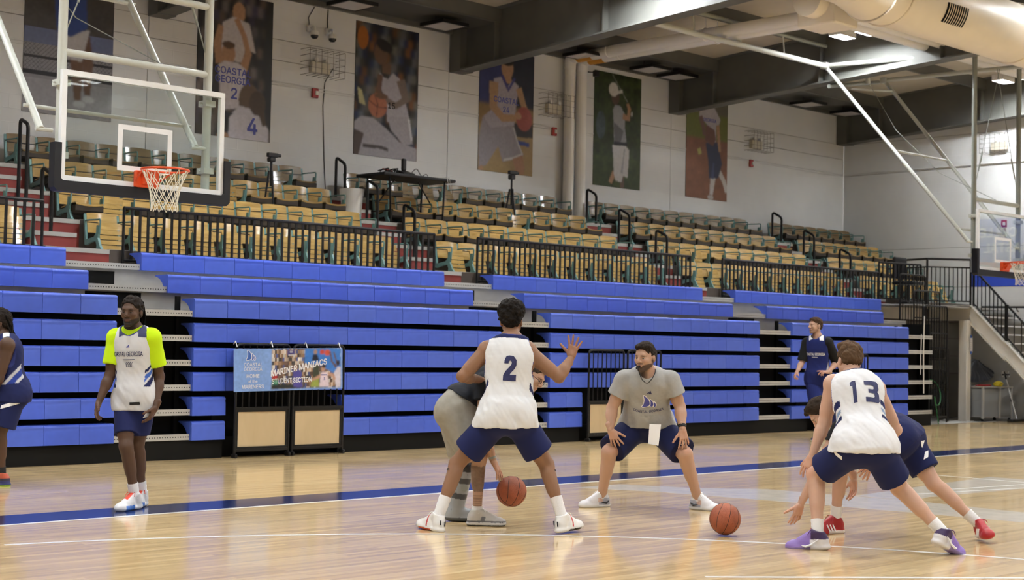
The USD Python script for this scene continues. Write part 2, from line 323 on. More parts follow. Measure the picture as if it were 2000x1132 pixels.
# ---- ceiling lamps
lam = None
for i, (x, y) in enumerate(LAMPS):
    z = rz_(y)-.33
    lab = 'two-head high bay lamp, %s along its row, %s' % (['first from left', 'second from left', 'third from left', 'fourth from left', 'fifth from left', 'last'][i//5], ['row nearest the bleachers', 'second row from the bleachers', 'middle row of the court', 'second row from the far side', 'row farthest from the bleachers'][i % 5])
    if lam is None:
        lam = thing('ceiling_lamp', lab, 'lamp', (x, y, z), 0, 'high bay lamps over the court')
        for dy in (-.27, .27):
            obj('housing', [box(-.25, .25, dy-.13, dy+.13, .02, .08), box(-.25, .25, dy-.13, dy-.12, -.045, .02), box(-.25, .25, dy+.12, dy+.13, -.045, .02), box(-.25, -.24, dy-.12, dy+.12, -.045, .02), box(.24, .25, dy-.12, dy+.12, -.045, .02)], MAT['white_plastic'], lam); obj('diffuser', box(-.235, .235, dy-.115, dy+.115, .005, .019), MAT['lamp'], lam)  # side skirts added to cut grazing light on upper wall and girders
            obj('hanger', tube([(0, dy, .08), (0, dy, .33)], .006, 6), MAT['wire'], lam)
    else: dup(lam, (x, y, z), 0, lab)
pan = None
for i, (x, y) in enumerate([(15.0, 19.3), (17.05, 19.35), (20.6, 19.35), (22.45, 19.3), (23.4, 19.4), (27.9, 19.35), (29.55, 19.4), (13.0, 19.3)]):
    lab = 'unlit square ceiling panel, ' + ['second', 'third', 'fourth', 'fifth', 'sixth', 'seventh', 'last', 'first'][i] + ' from the left above the posters'
    if pan is None:
        pan = thing('ceiling_panel', lab, 'ceiling light', (x, y, 6.86), 0, 'unlit panels under the roof edge')
        obj('frame', [box(-.3, .3, -.3, -.26, 0, .06), box(-.3, .3, .26, .3, 0, .06), box(-.3, -.26, -.26, .26, 0, .06), box(.26, .3, -.26, .26, 0, .06)], MAT['black'], pan)
        obj('diffuser', box(-.26, .26, -.26, .26, .004, .03), MAT['panel_off'], pan); obj('hanger', [tube([(s*.2, 0, .03), (s*.2, 0, .17)], .006, 6) for s in (-1, 1)], MAT['black'], pan)
    else: dup(pan, (x, y, 6.86), 0, lab)

# ---- pipes
for dx, l in ((0, 'white drain pipe down the wall, left one of the pair'), (.33, 'white drain pipe down the wall, right one of the pair')):
    x = 20.78+dx; t = thing('drain_pipe', l, 'pipe')
    obj('riser', tube([(x, 19.9, 3.71), (x, 19.9, 6.72)], .105, 20), MAT['pipe_white'], t, smooth=40)
    obj('elbow', tube(rounded_path([(x, 19.9, 6.71), (x, 19.9, 6.93), (x, 19.68, 6.93)], .16, 6), .115, 20), MAT['pipe_white'], t, smooth=40)
    obj('orange_band', tube([(x, 19.72, 6.93), (x, 19.3, 6.93)], .112, 20), MAT['orange_tape'], t, smooth=40, label='orange band')
    y1 = 14.35-dx
    obj('run', tube([(x, 19.35, 6.93), (x, y1, 6.95)], .106, 20), MAT['pipe_white'], t, smooth=40)
    obj('elbow', tube(rounded_path([(x, y1+.02, 6.95), (x, y1-.16, 6.95), (x+.2, y1-.16, 6.95)], .15, 6), .118, 20), MAT['pipe_white'], t, smooth=40)
    obj('run', tube([(x+.15, y1-.16, 6.95), (30.05, y1-.16, 6.93)], .106, 20), MAT['pipe_white'], t, smooth=40)
    for y in (18.9, 16.6): obj('hanger', [tube([(x+.112*math.cos(a), y, 6.94+.112*math.sin(a)) for a in np.linspace(0, 2*math.pi, 17)], .012, 6), tube([(x, y, 7.0), (x, y, rz_(y))], .006, 6)], MAT['pipe_white'], t)

# ---- big round duct
t = thing('air_duct', 'large round cream air duct under the roof at top right', 'duct')
ya, za = 11.6, 6.53
obj('pipe', tube([(18.2, ya, za), (30.35, ya, za)], .47, 48), MAT['duct'], t, smooth=40); obj('reducer', tube([(17.6, ya, za+.04), (18.2, ya, za)], [.39, .47], 48), MAT['duct'], t, smooth=40); obj('pipe', tube([(13.6, ya, za+.04), (17.6, ya, za+.04)], .39, 48), MAT['duct'], t, smooth=40)
for x in (18.2, 18.6, 22.3, 26.0): obj('seam_ring', tube([(x, ya+.478*math.cos(a), za+.478*math.sin(a)) for a in np.linspace(0, 2*math.pi, 49)], .016, 6), MAT['duct'], t, smooth=40)
ang = math.radians(205)
def on_duct(u, a, r=.47): return (u, ya+r*math.cos(a), za+r*math.sin(a))
a0, a1 = math.radians(186), math.radians(222)
gr = [tube([on_duct(19.55+.06*k, a, .485) for a in np.linspace(a0, a1, 8)], .008, 4) for k in range(9)]
obj('grille', gr, MAT['duct'], t); obj('grille_hole', cat_([(np.array([on_duct(x, a, .474) for x in (19.5, 20.1) for a in np.linspace(a0, a1, 8)]), np.array([[i, i+1, i+9] for i in range(7)]+[[i, i+9, i+8] for i in range(7)]))]), MAT['black_matte'], t, label='dark grille opening')
for x in (15.0, 18.9, 22.8, 26.5): obj('hanger', tube([(x, ya, za+.46), (x, ya, rz_(ya))], .008, 6), MAT['wire'], t)
t = thing('duct_box', 'cream square duct box hanging beside the round duct', 'duct')
obj('casing', rbox(18.35, 18.98, 12.30, 12.95, 6.16, 6.80, .03), MAT['duct'], t); obj('end_collar', tube([(18.12, 12.62, 6.5), (18.40, 12.62, 6.5)], .24, 32), MAT['duct'], t, smooth=40)
obj('hanger', [tube([(18.6, 12.45, 6.7), (18.6, 12.45, rz_(12.45))], .01, 6)], MAT['wire'], t)

# ================================================================ telescopic bleacher
ORD = ['first', 'second', 'third', 'fourth', 'fifth', 'sixth', 'seventh', 'eighth', 'ninth', 'tenth', 'eleventh']
RISE = .287
ROWY = [15.14]*6 + [15.63, 16.37]
def top_z(k): return .44 + RISE*k
prof = [(.0, -.22), (.002, -.075), (.010, -.055), (.004, -.035), (.006, -.018), (.02, -.004), (.04, 0), (.29, -.004), (.30, -.02), (.25, -.03), (.19, -.055), (.14, -.095), (.105, -.145), (.09, -.2), (.085, -.22)]
def bench_row(label, x0, x1, k, group):
    y, z = ROWY[k], top_z(k)
    t = thing('bench_row', label, 'bench', (x0, y, z), 0, group)
    n = max(1, round((x1-x0)/.457)); w = (x1-x0)/n
    for i in range(n):
        p = [(a, b) for a, b in prof]
        obj('bench_module', prism(p, i*w+.0025, (i+1)*w-.0025, 'x'), MAT['blue_pad' if (i*7+k*3) % 5 else 'blue_pad_2'], t, smooth=50)
    return t
SEC = [('leftmost section', 3.6, 8.56), ('section with the banner', 9.56, 14.53), ('section behind the coach', 15.51, 20.52), ('rightmost section', 21.45, 25.2)]
GATES = [(8.9-3.2-.2, 7.3), (10.02, 11.74), (16.2, 17.92), (22.0, 23.7)]
for s, (sn, a, b) in enumerate(SEC):
    for k in range(8):
        o = 'bottom' if k == 0 else 'top' if k == 7 else ORD[k]
        a_, b_ = a, b
        if k == 6: a_, b_ = a-.07, b-.1*(s < 3)-.1*(s == 3)
        if k == 7: a_, b_ = a, b+(1.0 if s == 3 else 0)
        grp = 'blue benches of the ' + sn
        if k < 2:
            for side, u, v in (('left', a_, GATES[s][0]), ('right', GATES[s][1], b_)):
                if v-u > .3: bench_row('blue plastic bench, %s row, %s of the gates, %s' % (o, side, sn), u, v, k, grp)
        else:
            bench_row('long blue plastic bench, %s row%s, %s of the bleachers' % (o, '' if k == 7 else ' up', sn), a_, b_, k, grp)
t = thing('telescopic_bleacher', 'black and galvanised structure of the closed telescopic bleachers', 'bleachers')
XL, XR = 2.6, 26.13
edges = [XL]
for s in range(4): edges += [GATES[s][0], GATES[s][1]]
edges.append(XR)
for i in range(0, len(edges), 2): obj('base_board', box(edges[i], edges[i+1], 15.2, 15.24, 0, .235), MAT['black_matte'], t)
for i in range(1, len(edges)-1, 2): obj('base_board', box(edges[i], edges[i+1], 15.36, 15.4, 0, .235), MAT['black_matte'], t)
for k in range(6):
    obj('riser', box(XL, XR, 15.48, 15.5, .29+RISE*(k-1) if k else .2, .29+RISE*k-.03), MAT['black_matte'], t)
for k in range(6):
    for i in range(2 if k < 2 else 1):
        pass
    obj('deck', box(XL, XR, 15.47, 15.72, .29+RISE*k-.03, .29+RISE*k), MAT['black_matte'], t)
obj('riser', box(XL, 25.95, 15.75, 15.78, 1.70, 2.24-RISE), MAT['galv'], t, label='galvanised riser'); obj('deck', box(XL, 25.95, 15.75, 16.48, 2.01-.03, 2.01), MAT['galv'], t)
obj('riser', box(XL, 26.3, 16.49, 16.52, 2.011, 2.265), MAT['galv'], t, label='galvanised riser'); obj('deck', box(XL, 26.3, 16.49, 16.71, 2.27, 2.30), MAT['galv'], t)
AIS = [(8.56, 9.56), (14.53, 15.51), (20.52, 21.45), (25.2, 26.13)]
def nosing(x0, x1, y, z):
    obj('nosing', box(x0, x1, y, y+.03, z-.07, z), MAT['galv'], t, label='galvanised deck nosing')
    n = int((x1-x0)/.034)
    obj('perforation', [box(x0+.02+i*.034, x0+.032+i*.034, y-.001, y, z-.041, z-.029) for i in range(n)], MAT['black_matte'], t, kind='stuff')
for i, (a, b) in enumerate(AIS):
    for k in range(6):
        nosing(a+.004, b-.004, 15.18, .295+RISE*k)
        obj('deck', box(a, b, 15.21, 15.47, .295+RISE*k-.035, .295+RISE*k-.005), MAT['black_matte'], t)
    if i < 3:
        nosing(a-.09, b-.065, 15.66, 2.015); nosing(a+.004, b-.004, 16.40, 2.302); obj('deck', box(a-.09, b-.065, 15.69, 15.75, 1.98, 2.005), MAT['galv'], t); obj('deck', box(a+.004, b-.004, 16.43, 16.49, 2.27, 2.298), MAT['galv'], t)
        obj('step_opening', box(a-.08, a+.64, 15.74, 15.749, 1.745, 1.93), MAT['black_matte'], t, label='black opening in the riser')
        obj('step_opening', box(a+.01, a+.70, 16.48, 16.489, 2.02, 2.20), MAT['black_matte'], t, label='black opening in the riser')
    else: nosing(25.0, 25.95, 15.66, 2.015)
for i in range(4): obj('support_post', [box(x, x+.05, 15.42, 15.47, 0, 1.9) for x in (AIS[i][0]+.02, AIS[i][1]-.07)], MAT['black_matte'], t)
for g0, g1 in GATES: obj('recess_back', box(g0, g1, 15.44, 15.46, .2, .78), MAT['black_matte'], t)
obj('end_panel', box(26.1, 26.14, 15.24, 16.4, 0, 1.95), MAT['black_matte'], t); obj('back_panel', box(XL, XR, 16.6, 16.62, 0, 2.2), MAT['black_matte'], t)

# ---- portable gates with plywood panels in the recesses
gate0 = None
def gate(name, label, x, y, w=.77, h=1.35, panel=True):
    t = thing(name, label, 'gate', (x, y, 0), 0, 'bleacher end gates')
    r = .016
    obj('frame', tube(rounded_path([(0, 0, .03), (0, 0, h), (w, 0, h), (w, 0, .03)], .07, 5), r, 8), MAT['black'], t, smooth=40)
    zb = .6 if panel else .15
    obj('rail', box(0, w, -.015, .015, zb-.03, zb), MAT['black'], t); obj('rail', box(0, w, -.012, .012, .075, .105), MAT['black'], t)
    for i in range(1, 8): obj('bar', tube([(i*w/8, 0, zb), (i*w/8, 0, h)], .0085, 6), MAT['black'], t)
    if panel:
        obj('panel', box(.03, w-.03, .006, .018, .125, .55), MAT['plywood'], t, label='tan plywood panel')
        obj('panel_trim', [box(.015, w-.015, -.006, .02, .105, .13), box(.015, w-.015, -.006, .02, .545, .57), box(.015, .04, -.006, .02, .125, .55), box(w-.04, w-.015, -.006, .02, .125, .55)], MAT['black'], t)
    for x_ in (0, w): obj('foot', rbox(x_-.02, x_+.02, -.05, .05, 0, .05, .012), MAT['black'], t)
    return t
gate('bleacher_gate', 'black barred gate with plywood panel, left one under the banner', 10.1, 15.06)
gate('bleacher_gate', 'black barred gate with plywood panel, right one under the banner', 10.93, 15.06)
gate('bleacher_gate', 'black arched gate with plywood panel just left of the coach', 16.24, 15.06)
gate('bleacher_gate', 'black arched gate mostly hidden behind the coach', 17.1, 15.06)
gate('bleacher_gate', 'black gate behind the navy player at the back right, left one', 22.05, 15.06)
gate('bleacher_gate', 'black gate behind the navy player at the back right, right one', 22.9, 15.06)

# ================================================================ upper tiers, steps and seats
TZ = [2.48+.405*j for j in range(4)]; TY = [16.75+.77*j for j in range(4)]
t = thing('seating_tier', 'brown and grey stepped concrete tiers under the wooden seats', 'tiers')
UX = [(2.6, 8.48), (9.33, 14.4), (15.2, 20.32), (21.1, 26.25), (26.95, 30.36)]
AX = [(8.48, 9.33), (14.4, 15.2), (20.32, 21.1), (26.25, 26.95)]
for j in range(4):
    y1 = TY[j+1]+.02 if j < 3 else YB-.03
    for a, b in UX:
        obj('tier', box(a, b, TY[j], y1, TZ[j]-.42, TZ[j]), MAT['brown_curb'], t)
        obj('tier_top', box(a, b, TY[j]+.002, y1-.02, TZ[j], TZ[j]+.006), MAT['concrete'], t)
    for a, b in AX:
        obj('step', box(a, b, TY[j], y1, TZ[j]-.42, TZ[j]-.055), MAT['red_riser'], t, label='red painted step'); obj('step_nosing', box(a, b, TY[j]-.012, y1, TZ[j]-.055, TZ[j]), MAT['nosing'], t, label='grey step nosing')
        if j < 3:
            obj('step', box(a+.0, a+(b-a)*.72, TY[j]+.39, TY[j+1]+.01, TZ[j], TZ[j]+.15), MAT['red_riser'], t, label='red painted step'); obj('step_nosing', box(a, a+(b-a)*.72, TY[j]+.378, TY[j+1]+.0, TZ[j]+.15, TZ[j]+.203), MAT['nosing'], t, label='grey step nosing')
obj('foundation', box(2.6, 26.24, 16.77, YB-.03, 0, 2.05), MAT['under_dark'], t)

W = .457
def curved_slab(z0, z1, y0, y1, bow, th, x0=.018, x1=W-.018, wave=0, n=9):
    """a bent plywood board between two heights, leaning from y0 to y1, hollowed by bow"""
    xs = np.linspace(x0, x1, n); u = (xs-x0)/(x1-x0)*2-1
    rows = []
    for f in (0, th):
        for (z, y, top) in ((z0, y0, 0), (z1, y1, 1)):
            rows.append(np.stack([xs, y+bow*(1-u*u)+f, z+top*wave*(1-u*u)], 1))
    v = np.vstack(rows); F = []
    for i in range(n-1):
        a, b, c, d = i, n+i, 2*n+i, 3*n+i
        F += [[a, a+1, b+1, b], [c, d, d+1, c+1], [b, b+1, d+1, d], [a, c, c+1, a+1]]
    F += [[0, n, 3*n, 2*n], [n-1, 3*n-1, 4*n-1, 2*n-1]]
    F[-1] = [n-1, 3*n-1, 4*n-1, 2*n-1]
    F = np.array(F); return v, np.vstack([F[:, :3], F[:, [0, 2, 3]]])
def stanchion(x):
    P = [(.20, 0), (.34, 0), (.33, .06), (.36, .12), (.50, .10), (.60, .07), (.635, .08), (.685, .47), (.665, .475), (.605, .14), (.50, .155), (.40, .17), (.35, .22), (.34, .31), (.30, .31), (.305, .15), (.25, .05)]
    return prism(P, x-.016, x+.016, 'x')
def arm(x):
    return tube(rounded_path([(x, .655, .385), (x, .56, .39), (x, .40, .385), (x, .285, .385), (x, .275, .36), (x, .29, .2)], .035, 4), .011, 7)
def make_seat(label, flipped, end, group, wd):
    s = thing('stadium_seat', label, 'seat', (0, 0, 0), 0, group)
    obj('backrest', curved_slab(.375, .485, .645, .664, .022, .012, wave=.014), wd, s, smooth=40)
    obj('backrest', curved_slab(.235, .362, .618, .64, .02, .012), wd, s, smooth=40)
    obj('back_rail', tube([(.01, .66, .368), (W/2, .682, .368), (W-.01, .66, .368)], .009, 6), MAT['black'], s)
    if flipped:
        zs = [(.005, .072), (.082, .135), (.145, .198), (.208, .262), (.272, .36)]
        for z0, z1 in zs: obj('seat_slat', curved_slab(z0, z1, .36+.28*z0, .36+.28*z1, .012, .016, .075, W-.075), wd, s, smooth=40)
    else:
        n = 9; xs = np.linspace(.035, W-.035, n); u = (xs-xs[0])/(xs[-1]-xs[0])*2-1
        ys = [.20, .215, .25, .33, .43, .53, .60]; dz = [.225, .24, .243, .235, .22, .205, .195]
        top = np.array([[(x, y, z-.022*(1-q*q)*(1 if k > 1 else .9)) for x, q in zip(xs, u)] for k, (y, z) in enumerate(zip(ys, dz))]); m = len(ys)
        v = np.vstack([top.reshape(-1, 3), top.reshape(-1, 3)-[0, -.003, .013]]); F = []
        for i in range(m-1):
            for j in range(n-1):
                a = i*n+j; F += [[a, a+1, a+n+1, a+n], [a+m*n, a+n+m*n, a+n+1+m*n, a+1+m*n]]
        for j in range(n-1): F += [[j, j+m*n, j+1+m*n, j+1], [(m-1)*n+j, (m-1)*n+j+1, (m-1)*n+j+1+m*n, (m-1)*n+j+m*n]]
        for i in range(m-1): F += [[i*n, i*n+n, i*n+n+m*n, i*n+m*n], [i*n+n-1, i*n+n-1+m*n, i*n+2*n-1+m*n, i*n+2*n-1]]
        F = np.array(F); F = np.vstack([F[:, :3], F[:, [0, 2, 3]]])
        obj('seat', (v, F), wd, s, smooth=40)
        obj('seat_underside', prism([(.207, .205), (.30, .205), (.58, .165), (.58, .10), (.40, .10), (.26, .115), (.210, .135)], .03, W-.03, 'x'), MAT['seat_under'], s, label='seat frame with shade in its colour')  # block enlarged so the painted shade shows below the seat edge
    obj('stanchion', stanchion(0), MAT['teal_iron'], s); obj('armrest', arm(0), MAT['teal_iron'], s, smooth=40)
    if end: obj('stanchion', stanchion(W), MAT['teal_iron'], s); obj('armrest', arm(W), MAT['teal_iron'], s, smooth=40)
    return s
BLK = [('leftmost block', 3.45, 11), ('second block from left', 9.35, 11), ('middle block', 15.25, 11), ('second block from right', 21.15, 11), ('rightmost block', 26.98, 7)]
ROWN = ['front row', 'second row', 'third row', 'back row']
FLIP = {(1, 1, 1), (3, 1, 0), (3, 1, 1), (3, 1, 2), (1, 2, 6), (2, 2, 6), (1, 3, 9), (2, 3, 2), (2, 3, 3), (2, 3, 4)}
proto = {}
for b, (bn, bx, n) in enumerate(BLK):
    for r in range(4):
        for i in range(n):
            if b == 0 and i < (5 if r < 2 else 7): continue
            fl = r == 0 or (b, r, i) in FLIP; en = i == n-1
            lab = 'wooden seat %s, %s from %s, %s, %s' % ('tipped up' if fl else 'folded down', ORD[n-1-i if b == 0 else i], 'right' if b == 0 else 'left', ROWN[r], bn)
            loc = (bx+i*W, TY[r]-.0, TZ[r]+.006)
            grp = 'wooden stadium seats'
            if (fl, en, min(r, 3)) not in proto:
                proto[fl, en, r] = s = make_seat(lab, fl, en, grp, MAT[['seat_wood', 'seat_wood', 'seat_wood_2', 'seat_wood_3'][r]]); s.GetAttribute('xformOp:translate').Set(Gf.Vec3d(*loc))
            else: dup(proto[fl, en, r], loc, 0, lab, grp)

# ---- railings
def railing(label, p0, p1, h=.72, gap=.112, name='railing', bars=True, r=.016, z1=None, group=None):
    p0, p1 = np.array(p0, float), np.array(p1, float); d = p1-p0; L = np.linalg.norm(d[:2])
    t = thing(name, label, 'railing', p0, 0, group); q = lambda s, z: (d[0]*s, d[1]*s, d[2]*s+z)
    obj('top_rail', tube([q(0, h), q(1, h)], r*1.25, 8), MAT['black'], t, smooth=40); obj('bottom_rail', tube([q(0, .07), q(1, .07)], r, 8), MAT['black'], t, smooth=40)
    for s in (0, 1): obj('post', tube([q(s, 0), q(s, h)], r*1.2, 8), MAT['black'], t, smooth=40)
    n = int(L/gap)
    if bars:
        for i in range(1, n): obj('bar', box(*sum([[c-e, c+e] for c, e in zip(q(i/n, 0), (.017, .007, 0))], [])[:4], q(i/n, .07)[2], q(i/n, h)[2]), MAT['black'], t)
    return t
for l, a, b in (('leftmost block', 3.5, 8.42), ('second block from left', 9.5, 14.62), ('middle block', 15.49, 20.59), ('second block from right', 21.5, 26.62)):
    railing('black barred railing in front of the seats, ' + l, (a, 16.715, 2.29), (b, 16.715, 2.29))
def loop_rail(x, y0, y1, zt0, zt1, zb, label):
    t = thing('aisle_handrail', label, 'handrail', (x, y1, zb), 0, 'looped aisle handrails')
    obj('tube', tube(rounded_path([(0, 0, 0), (0, 0, zt1-zb), (0, y0-y1, zt0-zb), (0, y0-y1, 0)], .07, 5), .024, 10), MAT['black'], t, smooth=40)
    obj('base_plate', [box(-.05, .05, y-.05, y+.05, -.0, .012) for y in (0, y0-y1)], MAT['black'], t)
for an, x in (('leftmost aisle', 8.86), ('aisle beside the black table', 14.78), ('aisle right of the golfer poster', 20.72), ('rightmost aisle', 26.6)):
    for q, (y0, y1, a, b, zb) in enumerate(((17.62, 17.36, 3.52, 3.40, TZ[0]+.203), (18.52, 18.26, 3.95, 3.82, TZ[1]+.203), (19.34, 19.1, 4.37, 4.24, TZ[3])) if an != 'leftmost aisle' else ((17.62, 17.36, 3.52, 3.40, TZ[0]+.203), (18.27, 18.05, 4.19, 4.1, TZ[1]+.203), (19.2, 18.95, 4.3, 4.17, TZ[2]+.203))):
        zb = [TZ[0], TZ[1], TZ[2]][q] if True else zb
        loop_rail(x, y0, y1, a, b, zb, 'looped black handrail, %s of the three up the %s' % (['lowest', 'middle', 'highest'][q], an))

# ================================================================ printed posters (flat vinyl, colour by vertex)
def in_poly(P, x, y):
    P = np.asarray(P, float); c = np.zeros(x.shape, bool)
    for (xa, ya), (xb, yb) in zip(P, np.roll(P, -1, 0)):
        if ya == yb: continue
        h = (ya > y) != (yb > y); c ^= h & (x < (xb-xa)*(y-ya)/(yb-ya)+xa)
    return c
def ell(cx, cy, rx, ry, rot=0, n=26):
    a = np.linspace(0, 2*np.pi, n, endpoint=False); X, Y = rx*np.cos(a), ry*np.sin(a); c, s = math.cos(rot), math.sin(rot)
    return np.stack([cx+X*c-Y*s, cy+X*s+Y*c], 1)
def limb2(pts, ws):
    p = np.asarray(pts, float); t = np.gradient(p, axis=0); t /= np.linalg.norm(t, axis=1, keepdims=True)+1e-9
    n = np.stack([-t[:, 1], t[:, 0]], 1)*np.asarray(ws)[:, None]
    return np.vstack([p+n, (p-n)[::-1]])
def crowd(x, y, cols, cell, seed, dark=1.0):
    i, j = np.floor(x/cell+.5*np.floor(y/cell/1.5)).astype(int), np.floor(y/(cell*1.5)).astype(int)
    h = (i*73856093 ^ j*19349663 ^ seed*83492791) & 0xffff
    out = np.asarray(cols)[h % len(cols)]*(.55+.6*((h >> 5) % 97)/97)[..., None]
    return out*dark
def print_mesh(w, h, step, base, shapes, blur=.8, grain=.04, seed=0, pre=0):
    nx, ny = int(w/step)+1, int(h/step)+1
    X, Y = np.meshgrid(np.linspace(0, w, nx), np.linspace(0, h, ny)); C = np.zeros((ny, nx, 3))
    C[:] = base(X, Y) if callable(base) else base
    C = np.stack([ndimage.gaussian_filter(C[..., i], pre) for i in range(3)], -1) if pre else C
    for poly, col in shapes:
        m = ndimage.gaussian_filter(in_poly(poly, X, Y).astype(float), blur)[..., None]
        C = C*(1-m)+m*(col(X, Y) if callable(col) else np.asarray(col, float))
    r = np.random.default_rng(seed); C *= 1+grain*ndimage.gaussian_filter(r.standard_normal((ny, nx, 1)), (1, 1, 0))*3
    v = np.stack([X.ravel(), np.zeros(X.size), Y.ravel()], 1); a = (np.arange(ny-1)[:, None]*nx+np.arange(nx-1)).ravel()
    f = np.vstack([np.stack([a, a+1, a+nx+1], 1), np.stack([a, a+nx+1, a+nx], 1)])
    return (v, f), np.clip(C.reshape(-1, 3), 0, 1)
def poster(label, x, base, shapes, texts=(), seed=0, step=.0125, blur=.9):
    w, h = 1.40, 2.27
    t = thing('poster', label, 'poster', (x, YB-.012, 4.575), 0, 'tall athlete posters on the wall')
    obj('backing', box(0, w, .002, .011, 0, h), MAT['black_matte'], t)
    m, c = print_mesh(w, h, step, base, shapes, blur=blur, seed=seed, pre=0 if seed in (1, 5) else 2.2)
    obj('print', m, MAT['print'], t, tint=c, label='printed picture of an athlete')
    for s, hh, px, pz, mt in texts: obj('lettering', wall_text(s, hh, px, -.001, pz, .0015), MAT[mt], t)
    return t
nz = lambda x, y, s, seed=0: meshkit.fbm(np.stack([x*s, y*s, np.full_like(x, seed)], -1), 4, seed)[..., None]
SKD, SKM, SKL = (.12, .065, .04), (.38, .22, .13), (.50, .32, .22)
JW, JG = (.56, .54, .58), (.36, .34, .38)
# 1: blue-shirted tennis player
def b1(x, y):
    c = np.where((y > 1.15)[..., None], np.array([.055, .048, .045])*(.7+.6*nz(x, y, 14)), np.array([.22, .21, .23]))
    net = ((np.abs(((x+y)*16) % 1-.5) > .42) | (np.abs(((x-y)*16) % 1-.5) > .42))[..., None] & ((y > .55) & (y < 1.15))[..., None]
    c = np.where(net, [.12, .12, .13], c); c = np.where(((y > 1.0) & (y < 1.22))[..., None], np.array([.12, .14, .24]), c)
    c = np.where(((np.abs(y-.80) < .02) | (np.abs(y-.58) < .03))[..., None], [.02, .02, .025], c)
    return np.where((y < .5)[..., None], np.array([.27, .26, .28])*(.9+.2*nz(x, y, 6)), c)
poster('poster of a tennis player in a blue shirt, far left', 9.73, b1, [
    (limb2([(.75, 1.2), (.83, .75), (.85, .25)], [.12, .10, .05]), SKD), (limb2([(.9, 1.2), (1.0, .8), (1.0, .35)], [.12, .09, .05]), SKD), (ell(.88, .2, .10, .05), (.4, .4, .42)), (ell(1.02, .28, .1, .05), (.4, .4, .42)),
    ([(.62, 1.25), (.65, .85), (.9, .82), (1.02, 1.3)], (.42, .40, .41)), ([(.42, 1.98), (.50, 1.2), (.72, 1.16), (.98, 1.32), (.95, 1.7), (.92, 2.27), (.5, 2.27)], (.035, .065, .23)),
    (limb2([(.36, 2.15), (.34, 1.98)], [.12, .10]), (.035, .075, .24)), (limb2([(.34, 1.96), (.4, 1.9), (.55, 2.0)], [.05, .05, .05]), SKM), (limb2([(.9, 2.1), (1.05, 2.04), (1.15, 2.0)], [.06, .05, .03]), SKM), (ell(.29, 1.89, .085, .085), (.45, .48, .20))], seed=1)
# 2: white jersey number 2
crw = lambda x, y: crowd(x, y, [(.05, .045, .045), (.14, .10, .08), (.03, .03, .035), (.20, .17, .16), (.06, .05, .09), (.025, .022, .02)], .11, 5, .8)
poster('poster of a player in a white jersey numbered 2', 12.57, lambda x, y: np.where((x > 1.25)[..., None] & (y > .2)[..., None], .02, crw(x, y)), [
    (ell(.75, 2.0, .12, .16), SKM), ([(.45, 1.8), (.65, 1.92), (.95, 1.85), (1.08, 1.4), (.88, 1.42), (.85, 1.2), (.42, 1.25)], (.50, .46, .47)), (limb2([(.70, 1.9), (.85, 1.65), (.95, 1.35)], [.05, .05, .05]), SKM),
    (limb2([(.42, 1.15), (.36, 1.45), (.42, 1.75)], [.08, .07, .05]), SKM), (limb2([(.85, 1.1), (.95, 1.4)], [.08, .06]), SKM), (ell(.57, 1.32, .13, .17), SKM), (ell(.57, 1.46, .12, .06), (.10, .06, .04)),
    ([(.38, 1.12), (.5, 1.2), (.74, 1.2), (.9, 1.12), (.90, .5), (.45, .42), (.42, .8)], (.54, .51, .56)), (ell(.98, .62, .2, .28), (.12, .08, .05)), ([(.6, .0), (.62, .35), (.8, .52), (1.1, .5), (1.36, .2), (1.36, 0)], (.54, .52, .58)), (ell(1.14, .6, .16, .2), (.07, .045, .03)), (limb2([(1.2, .5), (1.28, .25)], [.06, .04]), (.07, .045, .03)),
    (ell(.5, 0, .12, .08), SKM), ([(.5, .4), (.52, .25), (.7, .4)], (.02, .02, .03))],
    [('COASTAL', .105, .66, 1.0, 'jersey_blue_ink'), ('GEORGIA', .105, .66, .86, 'jersey_blue_ink'), ('2', .17, .68, .62, 'jersey_blue_ink'), ('4', .25, 1.04, .10, 'jersey_blue_ink')], seed=2)
